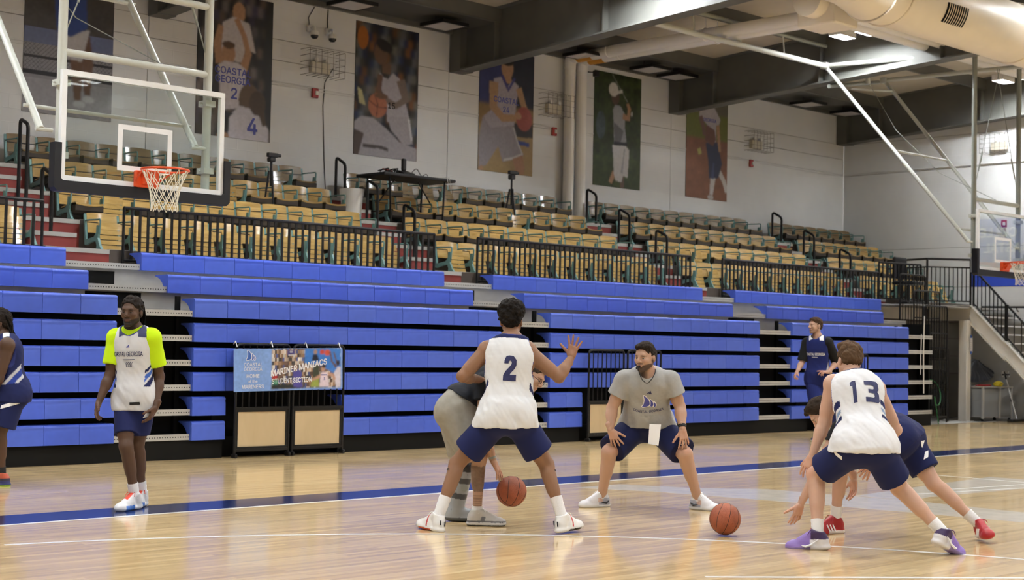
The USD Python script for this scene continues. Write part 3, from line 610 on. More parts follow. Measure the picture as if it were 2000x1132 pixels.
# 3: dribbling player with orange ball
crw3 = lambda x, y: crowd(x, y, [(.015, .015, .018), (.03, .03, .035), (.16, .16, .17), (.02, .03, .09), (.22, .09, .03), (.05, .045, .04), (.12, .14, .17), (.18, .17, .14)], .10, 11, .75)
poster('poster of a player in grey holding an orange basketball', 15.67, crw3, [
    (ell(.15, 2.0, .12, .2), (.33, .11, .02)), (ell(.55, 1.78, .15, .19), SKD), (ell(.62, 1.93, .18, .10, -.3), (.012, .01, .01)), (limb2([(.68, 1.62), (.68, 1.45)], [.09, .10]), SKD),
    ([(.52, 1.46), (.62, 1.38), (.72, 1.36), (.82, 1.48), (.98, 1.4), (1.12, 1.0), (1.22, .7), (.72, .62), (.68, 1.0), (.55, 1.2)], JG), (limb2([(.55, 1.42), (.52, 1.15), (.6, .95)], [.06, .05, .04]), SKD), (limb2([(1.0, 1.38), (1.12, 1.05), (.9, .92), (.62, 1.02)], [.10, .09, .06, .05]), (.16, .12, .10)),
    ([(.72, .72), (1.2, .76), (1.3, .3), (1.1, .25), (.8, .5)], (.33, .31, .34)), (limb2([(1.2, .72), (1.28, .35)], [.02, .02]), (.55, .55, .6)), (ell(.50, .88, .21, .21), (.36, .13, .07)), (limb2([(.3, .95), (.5, .85), (.7, .86)], [.008]*3), (.05, .02, .02)), (limb2([(.42, 1.08), (.5, .9), (.48, .68)], [.008]*3), (.05, .02, .02)), (ell(.58, 1.05, .15, .05), SKD),
    ([(.05, 1.15), (.15, 1.1), (.24, .85), (.1, .88)], (.42, .38, .20)), ([(0, 0), (0, .55), (.15, .66), (.4, .66), (.7, .5), (1.0, .3), (1.4, .22), (1.4, 0)], (.33, .31, .34)), (limb2([(0, .0), (.1, .4)], [.1, .12]), (.07, .05, .045)), (limb2([(.2, .16), (.55, .17), (.75, .14)], [.03, .03, .03]), (.06, .05, .05))],
    [('15', .10, .80, .86, 'black_matte')], seed=3)
# 4: player in grey kit with red ball
b4 = lambda x, y: np.where((y > 1.25)[..., None], np.where((x > .8)[..., None], np.array([.018, .02, .035]), np.array([.03, .035, .12]))*(.7+.6*nz(x, y, 8)), np.where((y > .85)[..., None], np.array([.22, .14, .06]) if True else 0, np.array([.30, .21, .10])*(.8+.4*nz(x, y, 5))))
poster('poster of a player in a grey kit clutching a red ball', 18.54, b4, [
    ([(.9, .65), (1.3, .62), (1.3, .55), (.9, .56)], (.03, .05, .22)), ([(.85, .95), (1.4, .98), (1.4, .72), (.9, .7)], (.03, .025, .03)), (ell(.70, 1.96, .15, .22), SKM), (ell(.70, 2.12, .18, .12), (.02, .016, .015)), (limb2([(.7, 1.8), (.7, 1.68)], [.10, .12]), SKM),
    ([(.36, 1.72), (.55, 1.78), (.7, 1.6), (.85, 1.75), (1.0, 1.66), (.95, 1.3), (.9, .9), (.2, .75), (.12, 1.0), (.4, 1.2)], (.34, .31, .36)), ([(.53, 1.8), (.70, 1.55), (.74, 1.6), (.60, 1.82)], (.05, .05, .2)), ([(.87, 1.8), (.70, 1.55), (.74, 1.52), (.92, 1.78)], (.05, .05, .2)),
    (limb2([(.36, 1.66), (.36, 1.2), (.6, 1.02), (.95, 1.05)], [.12, .10, .08, .06]), (.36, .22, .12)), (limb2([(1.0, 1.62), (1.12, 1.35), (1.2, 1.2)], [.08, .07, .06]), (.36, .22, .12)), (ell(1.16, 1.06, .21, .23), (.28, .075, .06)), (ell(1.0, 1.1, .09, .07), (.38, .22, .13)),
    ([(.1, 1.0), (.3, .8), (.85, .9), (1.15, .36), (.62, .2), (.5, .48), (.2, .1), (.02, .05), (0, .6)], (.26, .24, .27)), (limb2([(.88, .88), (1.0, .6), (1.14, .38)], [.015]*3), (.5, .48, .5)), (limb2([(.65, .24), (.9, .3), (1.14, .4)], [.02]*3), (.5, .47, .48)), (limb2([(1.0, .33), (1.08, .1), (1.06, 0)], [.14, .12, .1]), (.32, .17, .10)), (limb2([(.05, .07), (.1, 0)], [.05, .05]), SKM)],
    [('COASTAL', .10, .68, 1.30, 'jersey_blue_ink'), ('24', .10, .68, 1.13, 'jersey_blue_ink')], seed=4)
# 5: golfer
b5 = lambda x, y: np.array([.030, .042, .014])*(.25+1.6*nz(x, y, 9, 3)**1.3)+np.where((y < .6)[..., None], np.array([.02, .03, .006]), 0)*nz(x, y, 4, 2)
poster('poster of a golfer in white shorts and cap', 21.63, b5, [
    (ell(.2, 1.2, .14, .28), lambda x, y: np.array([.06, .08, .085])*(.5+nz(x, y, 9))), (limb2([(.62, .3), (.5, .08)], [.06, .05]), SKM), (limb2([(.85, .3), (.86, 0)], [.07, .05]), (.12, .08, .06)), ([(.55, .84), (.95, .86), (1.06, .78), (1.02, .22), (.88, .25), (.84, .12), (.66, .13), (.6, .28), (.58, .6)], (.50, .49, .50)), (limb2([(.92, .8), (.84, .3)], [.02, .03]), (.30, .30, .33)),
    ([(.55, 1.55), (.62, 1.66), (.78, 1.64), (.9, 1.5), (.92, 1.2), (.98, .9), (.6, .88), (.58, 1.2)], (.30, .31, .34)), ([(.58, 1.3), (.88, 1.15), (.8, .92), (.62, .9)], (.13, .13, .15)), ([(.6, .92), (1.0, .93), (1.0, .86), (.6, .85)], (.02, .02, .025)), (limb2([(.85, 1.45), (1.02, 1.42), (1.04, 1.62), (.98, 1.72)], [.07, .06, .05, .04]), SKM), (ell(1.12, 1.52, .025, .05), (.5, .5, .5)),
    (limb2([(.98, 1.75), (.7, 2.05), (.52, 2.25)], [.008, .006, .005]), (.35, .35, .33)), (ell(.62, 1.80, .12, .15), (.09, .055, .045)), (ell(.56, 1.95, .14, .14), (.55, .53, .50)), ([(.5, 1.88), (.82, 1.98), (.84, 1.92), (.6, 1.85)], (.55, .53, .50))], seed=5)
# 6: softball pitcher
b6 = lambda x, y: np.where((y > 1.82)[..., None], np.array([.10, .09, .06]), np.where((y > 1.28)[..., None], np.array([.12, .13, .025]), np.array([.20, .085, .045])*(.8+.4*nz(x, y, 7))))
poster('poster of a softball pitcher on red dirt', 24.49, b6, [
    (limb2([(1.12, .62), (1.3, .42), (1.4, .2)], [.07, .06, .06]), (.52, .50, .50)), (limb2([(.92, .5), (.86, .1)], [.09, .055]), (.52, .50, .50)), (ell(.84, .05, .10, .05), (.45, .42, .42)), ([(.65, 1.2), (1.05, 1.25), (1.22, .8), (1.1, .48), (.78, .45), (.75, .8)], (.022, .025, .06)), ([(.85, .46), (.95, .46), (.96, .8), (.9, .8)], (.05, .06, .14)),
    ([(.45, 2.0), (.85, 2.06), (1.15, 1.75), (1.1, 1.62), (1.0, 1.6), (1.0, 1.25), (.7, 1.22), (.68, 1.6), (.42, 1.75)], (.40, .37, .40)), ([(.66, 1.6), (.95, 1.5), (1.0, 1.3), (.9, 1.15), (.62, 1.25)], (.13, .06, .045)), (limb2([(.46, 1.75), (.58, 1.5), (.6, 1.35)], [.07, .06, .05]), (.15, .08, .06)), (limb2([(1.06, 1.62), (1.1, 1.3), (1.14, 1.05)], [.05, .05, .04]), SKM), (limb2([(.70, 2.12), (.72, 1.95)], [.08, .06]), SKM), ([(.42, 1.9), (.6, 2.12), (.66, 2.12), (.6, 1.98)], (.03, .025, .04)), (limb2([(.42, 1.06), (.47, .94)], [.06, .055]), (.42, .40, .12))],
    [('GEORGIA', .07, .78, 1.66, 'jersey_blue_ink')], seed=6)

# ================================================================ banner over the gates
t = thing('banner', 'pale blue COASTAL GEORGIA and MARINER MANIACS banner tied over the gates', 'banner', (10.02, 14.985, .0))
ux, uz = 1.60, .52
def sail_polys(x, z, s):
    """three sails, each slimmer than the last; unit height about 1"""
    A = [(.0, 0), (.17, .22), (.23, .5), (.22, .75), (.15, 1.0), (.42, .78), (.56, .55), (.60, .33), (.55, .1)]
    B = [(.62, .0+.07), (.66, .25), (.65, .5), (.60, .70), (.78, .5), (.86, .28), (.80, .06)]
    C = [(.88, .06), (.90, .25), (.86, .50), (1.0, .30), (1.03, .15), (.98, .02)]
    return [[(x+a*s, z+b*s) for a, b in P] for P in (A, B, C)]
def smooth_poly(P, n=3):
    P = np.asarray(P, float)
    for _ in range(n):
        Q = np.roll(P, -1, 0); P = np.stack([.75*P+.25*Q, .25*P+.75*Q], 1).reshape(-1, 2)
    return P
LB = (.21, .36, .74)
pc = lambda x, y: crowd(x, y, [(.62, .5, .42), (.08, .07, .07), (.33, .2, .12), (.75, .72, .70), (.16, .1, .08), (.45, .3, .2), (.1, .12, .3)], .030, 9, .9)
def bb(x, y):
    c = np.zeros(x.shape+(3,))+np.array(LB)*(.95+.1*nz(x, y, 4))
    return c
sh = [([(.53, .02), (.53, .515), (1.57, .515), (1.57, .02)], pc), ([(1.03, .515), (1.57, .515), (1.57, .15), (1.25, .3), (1.03, .33)], (.05, .20, .62)), ([(.53, .02), (.53, .08), (1.0, .08), (1.0, .02)], (.02, .025, .025)), ([(.54, .08), (.54, .13), (.62, .13), (.62, .08)], (.03, .25, .15)), ([(.54, .14), (.54, .22), (.61, .22), (.61, .14)], (.4, .03, .03)),
      ([(.85, .04), (.85, .25), (.97, .25), (1.0, .03)], (.08, .07, .33)), (ell(.89, .27, .028, .035), (.5, .33, .25)), ([(.76, .43), (.76, .5), (.88, .5), (.88, .43)], (.07, .06, .22)), (ell(1.18, .47, .025, .035), (.4, .25, .18)), ([(1.13, .36), (1.15, .44), (1.21, .44), (1.24, .36)], (.015, .015, .03)), (ell(1.28, .47, .035, .032), (.55, .07, .04)), (ell(1.36, .46, .045, .04), (.62, .10, .05)),
      (limb2([(1.40, .47), (1.43, .35), (1.50, .28)], [.012, .014, .018]), (.12, .07, .06)), (limb2([(1.46, .47), (1.50, .36), (1.53, .30)], [.01, .012, .016]), (.12, .07, .06)), (ell(1.53, .33, .025, .035), (.02, .015, .015)), ([(1.46, .2), (1.52, .28), (1.57, .28), (1.57, .02), (1.50, .02)], (.62, .58, .68)), ([(1.14, .05), (1.16, .3), (1.24, .32), (1.26, .05)], (.05, .06, .04)), ([(1.12, .03), (1.14, .13), (1.24, .15), (1.25, .03)], (.3, .36, .08)),
      (limb2([(1.33, .20), (1.22, .15), (1.12, .115)], [.022, .018, .012]), (.52, .30, .22)), (limb2([(1.37, .2), (1.45, .17), (1.48, .12)], [.024, .022, .016]), (.52, .30, .22)), (ell(1.30, .26, .03, .042), (.50, .30, .22)), (ell(1.31, .292, .034, .02), (.03, .02, .02)), ([(1.27, .21), (1.36, .22), (1.40, .03), (1.25, .03)], (.72, .62, .72))]
m, c = print_mesh(ux, uz, .009, bb, [(p, c_) for p, c_ in sh], blur=.9, seed=8)
v, f = m; Zs = .815 - .03*(1-v[:, 0]/ux)
v2 = np.stack([v[:, 0], .010*np.sin(v[:, 0]*7+v[:, 2]*3)+.012*(v[:, 2]/uz-.5), Zs+v[:, 2]*(1.0-.02)], 1)
def on_banner(mesh_):
    vv, ff, _ = meshkit.arrays(mesh_); return np.stack([vv[:, 0], vv[:, 1]+.010*np.sin(vv[:, 0]*7+vv[:, 2]*3)+  .012*(vv[:, 2]/uz-.5), .815-.03*(1-vv[:, 0]/ux)+vv[:, 2]*.98], 1), ff
obj('print', (v2, f), MAT['print'], t, tint=c, smooth=True, label='pale blue printed cloth with a crowd photograph'); obj('backing', (v2+[0, .004, 0], f[:, ::-1]), MAT['white_plastic'], t)
for P in sail_polys(.165, .375, .13):
    q = smooth_poly(P); obj('logo_outline', on_banner(prism(Polygon(q).buffer(.007), -.0015, -.0005, 'y')), MAT['white_ink'], t); obj('logo_sail', on_banner(prism(Polygon(q), -.003, -.002, 'y')), MAT['sail_ink'], t)
for s, hh, x, z, sq, sl in (('COASTAL', .042, .265, .305, .95, 0), ('GEORGIA', .042, .265, .25, .95, 0), ('HOME', .045, .265, .165, 1, 0), ('of the', .036, .265, .105, 1, 0), ('MARINERS', .045, .265, .035, .95, 0), ('MARINER MANIACS', .072, .93, .245, .88, .17), ('STUDENT SECTION', .058, .83, .095, .80, .02), ('GO', .022, .82, .465, 1, 0), ('MARINERS', .022, .84, .425, .8, 0)):
    vv, ff = wall_text(s, hh, x, -.003, z, .002, s in ('MARINER MANIACS', 'STUDENT SECTION'), sq, True); vv[:, 2] += sl*(vv[:, 0]-x); obj('lettering', on_banner((vv, ff)), MAT['white_ink'], t)
for s, hh, x, z in (('COASTAL', .014, 1.315, .175), ('1', .03, 1.32, .12)): obj('lettering', on_banner(wall_text(s, hh, x, -.003, z, .002)), MAT['jersey_blue_ink'], t)
for x in (.03, .54, 1.05, 1.56): obj('tie', tube([(x, -.005, 1.32), (x, .03, 1.385), (x+.01, .08, 1.35)], .006, 6), MAT['white_ink'], t)

# ================================================================ wall fixtures
def cage(x, y, z, label, face='y', lamp=True):
    t = thing('wire_cage', label, 'wire guard', (x, y, z), 0 if face == 'y' else -math.pi/2, 'wire guards on the walls')
    w, h, d = .72, .42, .26; ms = []
    for i in range(7): ms.append(tube([(-w/2+i*w/6, 0, 0), (-w/2+i*w/6, -d, 0), (-w/2+i*w/6, -d, h), (-w/2+i*w/6, 0, h)], .0045, 5))
    for j in range(5): ms.append(tube([(-w/2, 0, j*h/4), (-w/2, -d, j*h/4), (w/2, -d, j*h/4), (w/2, 0, j*h/4)], .0045, 5))
    obj('wires', ms, MAT['wire'], t)
    obj('emergency_light', rbox(-.19, .19, -.09, -.0, .06, .24, .012), MAT['beige_plastic'], t)
    for s in (-1, 1): obj('lamp_head', tube([(s*.10, -.03, .26), (s*.11, -.11, .27)], [.03, .042], 14), MAT['white_plastic'], t, smooth=40)
for x, l in ((14.9, 'wire guard over an emergency light, left of the grey kit posters'), (20.45, 'wire guard over an emergency light beside the drain pipes'), (26.87, 'wire guard over an emergency light right of the softball poster')): cage(x, YB-.0, 5.76, l)
cage(X1, 16.05, 5.78, 'wire guard on the end wall behind the right hoop', 'x')
def alarm(x, y, z, label, face='y'):
    t = thing('fire_alarm', label, 'fire alarm', (x, y, z), 0 if face == 'y' else -math.pi/2, 'red fire alarms on the walls')
    obj('body', rbox(-.06, .06, -.05, 0, -.08, .08, .01), MAT['alarm_red'], t); obj('strobe', rbox(-.01, .045, -.07, -.04, -.035, .035, .008), MAT['white_plastic'], t)
for x, l in ((14.83, 'red fire alarm on the wall below the dome cameras'), (20.5, 'red fire alarm left of the drain pipes'), (26.73, 'red fire alarm right of the softball poster')): alarm(x, YB, 5.49, l)
alarm(X1, 15.94, 4.23, 'red fire alarm on the end wall seen through the right backboard', 'x')
for x, l in ((14.69, 'white dome camera on the wall, left one of two'), (15.06, 'white dome camera on the wall, right one of two')):
    t = thing('dome_camera', l, 'security camera', (x, YB, 6.42))
    obj('bracket', [rbox(-.06, .06, -.06, 0, .06, .18, .02), tube(rounded_path([(0, -.03, .12), (0, -.16, .15), (0, -.16, .05)], .05), .02, 8)], MAT['white_plastic'], t)
    obj('housing', lathe([(0, .06), (.06, .06), (.075, .02), (.075, -.01)], 20, (0, -.16, 0)), MAT['white_plastic'], t, smooth=40); obj('dome', lathe([(.066, -.01), (.06, -.04), (.04, -.062), (0, -.07)], 20, (0, -.16, 0)), MAT['smoked'], t, smooth=True)
    obj('cable', tube([(0, -.02, .17), (-.02 if x < 15 else 0, -.012, .3), (.1 if x < 15 else .01, -.012, .50)], .007, 6), MAT['black'], t)
obj_ = thing('wall_speaker', 'small dark speaker on an arm above the drain pipes', 'speaker', (21.45, YB, 6.72)); obj('body', rbox(-.045, .045, -.26, -.16, -.06, .06, .01), MAT['plastic_black'], obj_); obj('arm', tube([(-.18, 0, .04), (0, -.2, .02)], .012, 6), MAT['black'], obj_)
t = thing('wall_cable', 'thin dark cable running down the wall below the wire guard', 'cable', (0, 0, 0)); obj('wire', tube([(15.2, YB-.01, 5.95), (15.04, YB-.008, 5.7), (15.01, YB-.008, 5.3), (15.06, YB-.008, 4.4), (15.12, YB-.008, 3.72)], .007, 6), MAT['plastic_black'], t)

# ================================================================ basketball hoops
def hoop(x0, label, full, dx=0):
    """origin at the left end of the board's front face, at floor level"""
    y0 = 13.28; t = thing('basketball_hoop', label, 'basketball hoop', (x0, y0, 0))
    zb, zt, w = 2.895, 3.965, 1.83; d = .05
    P = lambda name, m, mt, **k: obj(name, m, MAT[mt], t, **k)
    P('glass_pane', box(.045, w-.045, .012, .03, zb+.045, zt-.045), 'glass')
    fr = .052
    P('board_frame', [box(0, w, 0, d, zt-fr, zt), box(0, w, 0, d, zb, zb+fr), box(0, fr, 0, d, zb+fr, zt-fr), box(w-fr, w, 0, d, zb+fr, zt-fr)], 'board_white')
    P('frame_channel', [box(fr-.006, w-fr+.006, -.001, .003, zt-fr-.012, zt-fr-.004)], 'hoop_pipe_grey')
    sx, sz, sw, sh_, b = w/2-.305, zb+.155, .61, .457, .052
    P('shooter_square', [box(sx, sx+sw, .008, .012, sz+sh_-b, sz+sh_), box(sx, sx+sw, .008, .012, sz, sz+b), box(sx, sx+b, .008, .012, sz+b, sz+sh_-b), box(sx+sw-b, sx+sw, .008, .012, sz+b, sz+sh_-b)], 'board_white')
    pad = prism(Polygon([(-.07, zb+.36), (-.07, zb-.07), (-.035, zb-.105), (w+.035, zb-.105), (w+.07, zb-.07), (w+.07, zb+.36), (w+.0, zb+.36), (w+.0, zb+.02), (w-.02, zb-.0), (.02, zb-.0), (0, zb+.02), (0, zb+.36)]), -.03, .085, 'y')
    P('edge_pad', pad, 'pad_black')
    # rim, mount and net
    cx, cy, zr, R = w/2, -.38, 3.05, .229
    ring = [(cx+R*math.sin(a), cy+R*math.cos(a), zr) for a in np.linspace(0, 2*math.pi, 49)]
    P('rim', tube(ring, .0105, 8, caps=False), 'orange_rim', smooth=True)
    P('rim_mount', [rbox(cx-.13, cx+.13, -.06, .0, zr-.155, zr+.012, .012), prism([(-.16, zr+.0), (-.02, zr+.0), (-.02, zr-.13), (-.09, zr-.12)], cx-.075, cx+.075, 'x'), box(cx-.11, cx+.11, -.19, -.02, zr-.004, zr+.006)], 'orange_rim')
    P('rim_brace', [tube([(cx+s*.12, -.02, zr-.10), (cx+s*.165, cy+.16, zr-.012)], .009, 6) for s in (-1, 1)], 'orange_rim')
    n, rows = 12, [(.0, .225), (.115, .172), (.195, .148), (.27, .132), (.335, .125), (.40, .132)]
    cords = []
    for i in range(n):
        for s in (1, -1):
            pts = []
            for k, (dz, r) in enumerate(rows):
                a = 2*math.pi*(i+.5*s*k)/n+.1
                pts.append((cx+r*math.cos(a), cy+r*math.sin(a), zr-dz-.004*(k % 2)))
            cords.append(tube(pts, .0042, 5))
    P('net', cords, 'net', label='white cord net')
    # posts behind the board
    for x in (.05, w-.14):
        P('post', tube([(x, .12, zb+.02 if x > 1 else zb-.05), (x, .12, 6.75)], .045, 14), 'hoop_pipe' if full else 'hoop_pipe_grey', smooth=40)
        for z in (zb+.25, zt-.12): P('clamp', [box(x-.06, x+.06, .05, .19, z-.03, z+.03), tube([(x-.09, .12, z), (x+.09, .12, z)], .012, 6)], 'hoop_pipe')
    for z in (4.15,) + ((4.86,) if full else ()): P('cross_pipe', tube([(.05, .12, z), (w-.14, .12, z)], .038, 12), 'hoop_pipe', smooth=40)
    top = (2.90, 6.78)                        # the hinge pipe: y behind the board, z
    for x in (-.16, w-.28):
        P('strut', tube([(x, .10, zb+.48), (x+(dx if x < 0 else 0), top[0], top[1])], .036, 12), 'hoop_pipe' if x < 0 or not full else 'hoop_pipe', smooth=40)
        P('strut_joint', [tube([(x-.05, .10, zb+.48), (x+.12, .10, zb+.48)], .02, 8), rbox(x+(dx if x < 0 else 0)-.06, x+(dx if x < 0 else 0)+.06, top[0]-.07, top[0]+.07, top[1]-.06, top[1]+.06, .015)], 'hoop_pipe')
        P('top_pipe', tube([(x+(dx if x < 0 else 0), top[0], top[1]), (x, .10, 6.72), (x, -.7, 6.70)], .042, 12), 'hoop_pipe', smooth=40)
    def on(z): return .10+(top[0]-.10)*(z-(zb+.48))/(top[1]-zb-.48)
    for z in (5.08, zb+.72): P('strut_brace', tube([(-.24, on(z), z), (w-.22, on(z), z)], .02, 10), 'hoop_pipe', smooth=40)
    P('strut_brace', tube([(-.16, on(6.35), 6.35), (w-.28, on(6.55), 6.55)], .018, 8), 'hoop_pipe', smooth=40)
    P('cable', tube([(.35, top[0]-.35, 6.62), (.52, 2.0, 5.6), (.75, 1.2, 4.75), (1.35, .2, 4.15)], .006, 6), 'hoop_pipe_grey')
    P('pulley', rbox(.30, .40, top[0]-.42, top[0]-.36, 6.50, 6.66, .02), 'hoop_pipe')
    P('stay', [tube([(.06, .12, 4.3), (.95, .12, 6.6)], .007, 6), tube([(w-.15, .12, 4.3), (.85, .12, 6.6)], .007, 6), tube([(.20, .12, 4.66), (.34, .12, 5.02)], .014, 8), tube([(w-.28, .12, 4.65), (w-.42, .12, 5.0)], .014, 8)], 'hoop_pipe_grey')
    return t
hoop(6.852, 'basketball hoop with glass backboard at top left, near the camera', True)
hoop(24.37, 'far basketball hoop cut by the right edge of the photo', False, -.36)
t = thing('support_pipe', 'long grey pipe pair running between the girders to the right hoop', 'pipe'); y, z = 16.13, 6.76
obj('pipe', tube([(18.05, y, z), (23.88, y, z)], .05, 12), MAT['hoop_pipe'], t, smooth=40)
obj('upper_pipe', tube([(18.35, y+.05, z+.39), (23.88, y+.05, z+.39)], .035, 10), MAT['hoop_pipe_grey'], t, smooth=40); obj('spacer', [tube([(x, y+.01, z), (x, y+.05, z+.39)], .014, 6) for x in np.arange(18.6, 23.8, 1.3)], MAT['hoop_pipe'], t)
obj('clamp', [rbox(17.98, 18.22, y-.09, y+.09, z-.1, z+.12, .02), tube([(18.1, y-.02, z), (18.5, y-.02, z-.02)], .075, 12)], MAT['hoop_pipe'], t)
obj('cross_pipe', tube([(23.95, y+.02, 6.40), (25.7, y+.05, 6.72)], .04, 10), MAT['hoop_pipe_grey'], t, smooth=40)

# ================================================================ things among the seats
t = thing('folding_table', 'black folding table with cables standing over the seats', 'table', (15.66, 18.62, TZ[2]))
obj('table_top', rbox(-.76, .76, -.36, .36, .74, .79, .015), MAT['plastic_black'], t)
for s in (-1, 1):
    for u in (-.28, .28): obj('leg', tube([(s*.54, u, 0), (s*.58, u, .74)], .016, 8), MAT['black'], t)
    obj('brace', tube([(s*.56, 0, .35), (s*.24, 0, .74)], .011, 6), MAT['black'], t); obj('brace', tube([(s*.55, -.28, .2), (s*.55, .28, .2)], .012, 6), MAT['black'], t)
t = thing('cable_pile', 'tangle of black and red cables on the folding table', 'cables', (15.25, 18.6, TZ[2]+.79)); r2 = random.Random(3)
for q in range(5):
    a = [(r2.uniform(-.18, .22), r2.uniform(-.12, .12), max(.01, r2.uniform(-.04, .12))) for _ in range(7)]; obj('cable', tube(rounded_path(a, .1, 3), .009, 5), MAT['alarm_red' if q == 0 else 'plastic_black'], t)
t = thing('desk_phone', 'black scoreboard console standing on the folding table', 'console', (15.62, 18.6, TZ[2]+.79)); obj('base', prism([(-.1, 0), (.1, 0), (.1, .11), (-.1, .05)], -.12, .12, 'x'), MAT['plastic_black'], t); obj('handset', rbox(-.04, .04, .02, .08, .1, .3, .02), MAT['plastic_black'], t); obj('cord', tube(rounded_path([(.1, 0, .05), (.25, .02, .18), (.34, .0, .02), (.45, 0, .1), (.5, 0, .01)], .08, 4), .006, 5), MAT['plastic_black'], t)
t = thing('loose_cable', 'white cord hanging over the right end of the table', 'cable', (16.2, 18.4, TZ[2]+.79)); obj('cord', [tube([(-.1+.05*k, .1, .012), (.02+.05*k, -.14, .02), (.05+.05*k, -.16, -.18-.06*k)], .005, 5) for k in range(2)], MAT['white_plastic'], t)
def tripod(x, y, z, h, label, spread):
    t = thing('camera_tripod', label, 'tripod', (x, y, z))
    for k in range(3):
        a = 2*math.pi*k/3+.4; obj('leg', tube([(spread*math.cos(a), spread*math.sin(a), 0), (.03*math.cos(a), .03*math.sin(a), h*.72)], [.012, .018], 7), MAT['plastic_black'], t)
    obj('column', tube([(0, 0, h*.45), (0, 0, h*.93)], .018, 8), MAT['plastic_black'], t); obj('head', rbox(-.05, .05, -.05, .05, h*.88, h*.96, .015), MAT['plastic_black'], t)
    obj('camera', [rbox(-.07, .11, -.035, .035, h*.965, h*.965+.065, .01), tube([(.11, 0, h*.965+.035), (.16, 0, h*.965+.035)], .026, 12)], MAT['plastic_black'], t)
tripod(18.40, 19.0, TZ[2]+.09, 1.06, 'tall black tripod with camera among the middle seats', .16)
tripod(12.93, 18.5, TZ[2]+.02, .84, 'short black tripod with camera left of the aisle', .10)
t = thing('trash_can', 'pale lined trash can behind the looped handrail', 'trash can', (14.65, 18.75, TZ[2])); obj('body', lathe([(0, 0), (.15, 0), (.185, .50), (.19, .5), (.18, .48), (.14, .02), (0, .02)], 24), MAT['pipe_white'], t, smooth=40); obj('liner', lathe([(.19, .40), (.197, .5), (.2, .515), (.185, .515), (.18, .45)], 24), MAT['white_plastic'], t, smooth=40)

# ================================================================ right end: landing, stair, rails, clutter
XS = 28.62
t = thing('landing_stair', 'cream steel landing and stair along the end wall', 'stair')
prof_l = [(17.6, 2.39), (15.72, 2.39), (13.05, -.0), (13.05, .0), (13.38, 0), (15.78, 2.09), (17.6, 2.09)]
obj('stringer', prism([(16.72, 2.39), (15.72, 2.39), (14.93, 1.60), (14.93, 1.30), (15.80, 2.09), (16.72, 2.09)], XS-.03, XS+.03, 'x'), MAT['stair_cream'], t)
obj('stringer', prism([(14.95, 1.66), (13.3, 0), (13.62, 0), (14.95, 1.36)], XS-.05, XS+.03, 'x'), MAT['stair_cream'], t)
obj('stringer_lip', [beam((XS-.05, 16.72, 2.09), (XS-.05, 15.79, 2.09), .14, .018), beam((XS-.05, 15.79, 2.09), (XS-.05, 14.93, 1.28), .14, .018), beam((XS-.06, 14.95, 1.35), (XS-.06, 13.6, .0), .14, .018), beam((XS-.04, 16.72, 2.395), (XS-.04, 15.72, 2.395), .12, .016), beam((XS-.04, 15.72, 2.395), (XS-.04, 14.93, 1.61), .12, .016), beam((XS-.05, 14.95, 1.665), (XS-.05, 13.3, 0), .12, .016)], MAT['stair_cream'], t)
obj('landing_deck', box(26.35, X1-.02, 15.73, 16.735, 2.33, 2.36), MAT['concrete'], t)
n = 13
for i in range(n):
    y = 15.72-(i+1)*.19; z = 2.36-(i+1)*.182
    obj('tread', box(XS+.03, X1-.02, y-.05, y+.2, z-.025, z), MAT['wall'], t)
t = thing('stair_column', 'cream square column under the stair landing', 'column', (28.48, 15.80, 0)); obj('shaft', rbox(-.09, .09, -.09, .09, 0, 2.08, .006), MAT['stair_cream'], t); obj('base_plate', box(-.14, .14, -.14, .14, 0, .015), MAT['stair_cream'], t)
t = thing('paper_notice', 'white paper notice taped to the stair column with blue tape', 'notice', (28.50, 15.695, 1.42)); obj('sheet', box(-.02, .10, -.004, -.001, 0, .32), MAT['white_ink'], t)
for z in (.30, -.03): obj('tape', box(.0, .07, -.006, -.0045, z, z+.06), MAT['sail_ink'], t, label='blue tape')
for k in range(6): obj('text_line', box(0, .06+.02*(k % 2), -.0052, -.0045, .25-.04*k, .256-.04*k), MAT['hoop_pipe_grey'], t)
t = thing('under_wall', 'dim masonry wall under the stair landing', 'wall'); obj('panel', box(26.26, X1-.02, 16.80, 16.9, 0, 2.05), MAT['under_dark'], t); obj('ledge', [box(26.26, X1-.02, 16.77, 16.8, .95+.38*k, .965+.38*k) for k in range(3)], MAT['brown_curb'], t)
# railings of the landing and stair
def slope_rail(name, label, pts, h, gap, infill=True):
    t = thing(name, label, 'railing'); P = np.array(pts, float); up = np.array([0, 0, h])
    obj('top_rail', tube(rounded_path(P+up, .05, 3), .024, 8), MAT['black'], t, smooth=40); obj('bottom_rail', tube(rounded_path(P+[0, 0, .08], .05, 3), .016, 8), MAT['black'], t, smooth=40)
    if infill and h > .9 and len(P) > 2: obj('mid_rail', tube(rounded_path(P+up-[0, 0, .17], .05, 3), .016, 8), MAT['black'], t, smooth=40)
    for q in P: obj('post', tube([q, q+up], .024, 8), MAT['black'], t, smooth=40)
    for a, b in zip(P[:-1], P[1:]):
        m = max(1, int(np.linalg.norm((b-a)[:2])/gap))
        for i in range(1, m): q = a+(b-a)*i/m; obj('bar', tube([q+[0, 0, .08], q+up-[0, 0, .17 if h > .9 and len(P) > 2 else 0]], .012, 6), MAT['black'], t)
slope_rail('landing_railing', 'black barred railing around the stair landing', [(28.25, 17.5, 2.40), (27.9, 16.35, 2.40), (28.62, 15.76, 2.40)], .95, .085)
slope_rail('stair_railing', 'black sloping railing of the upper stair flight', [(28.64, 15.70, 2.36), (28.64, 14.98, 1.62)], .80, .085)
slope_rail('stair_railing', 'black sloping railing of the lower stair flight', [(28.60, 14.93, 1.66), (28.60, 13.5, .2)], .74, .15)
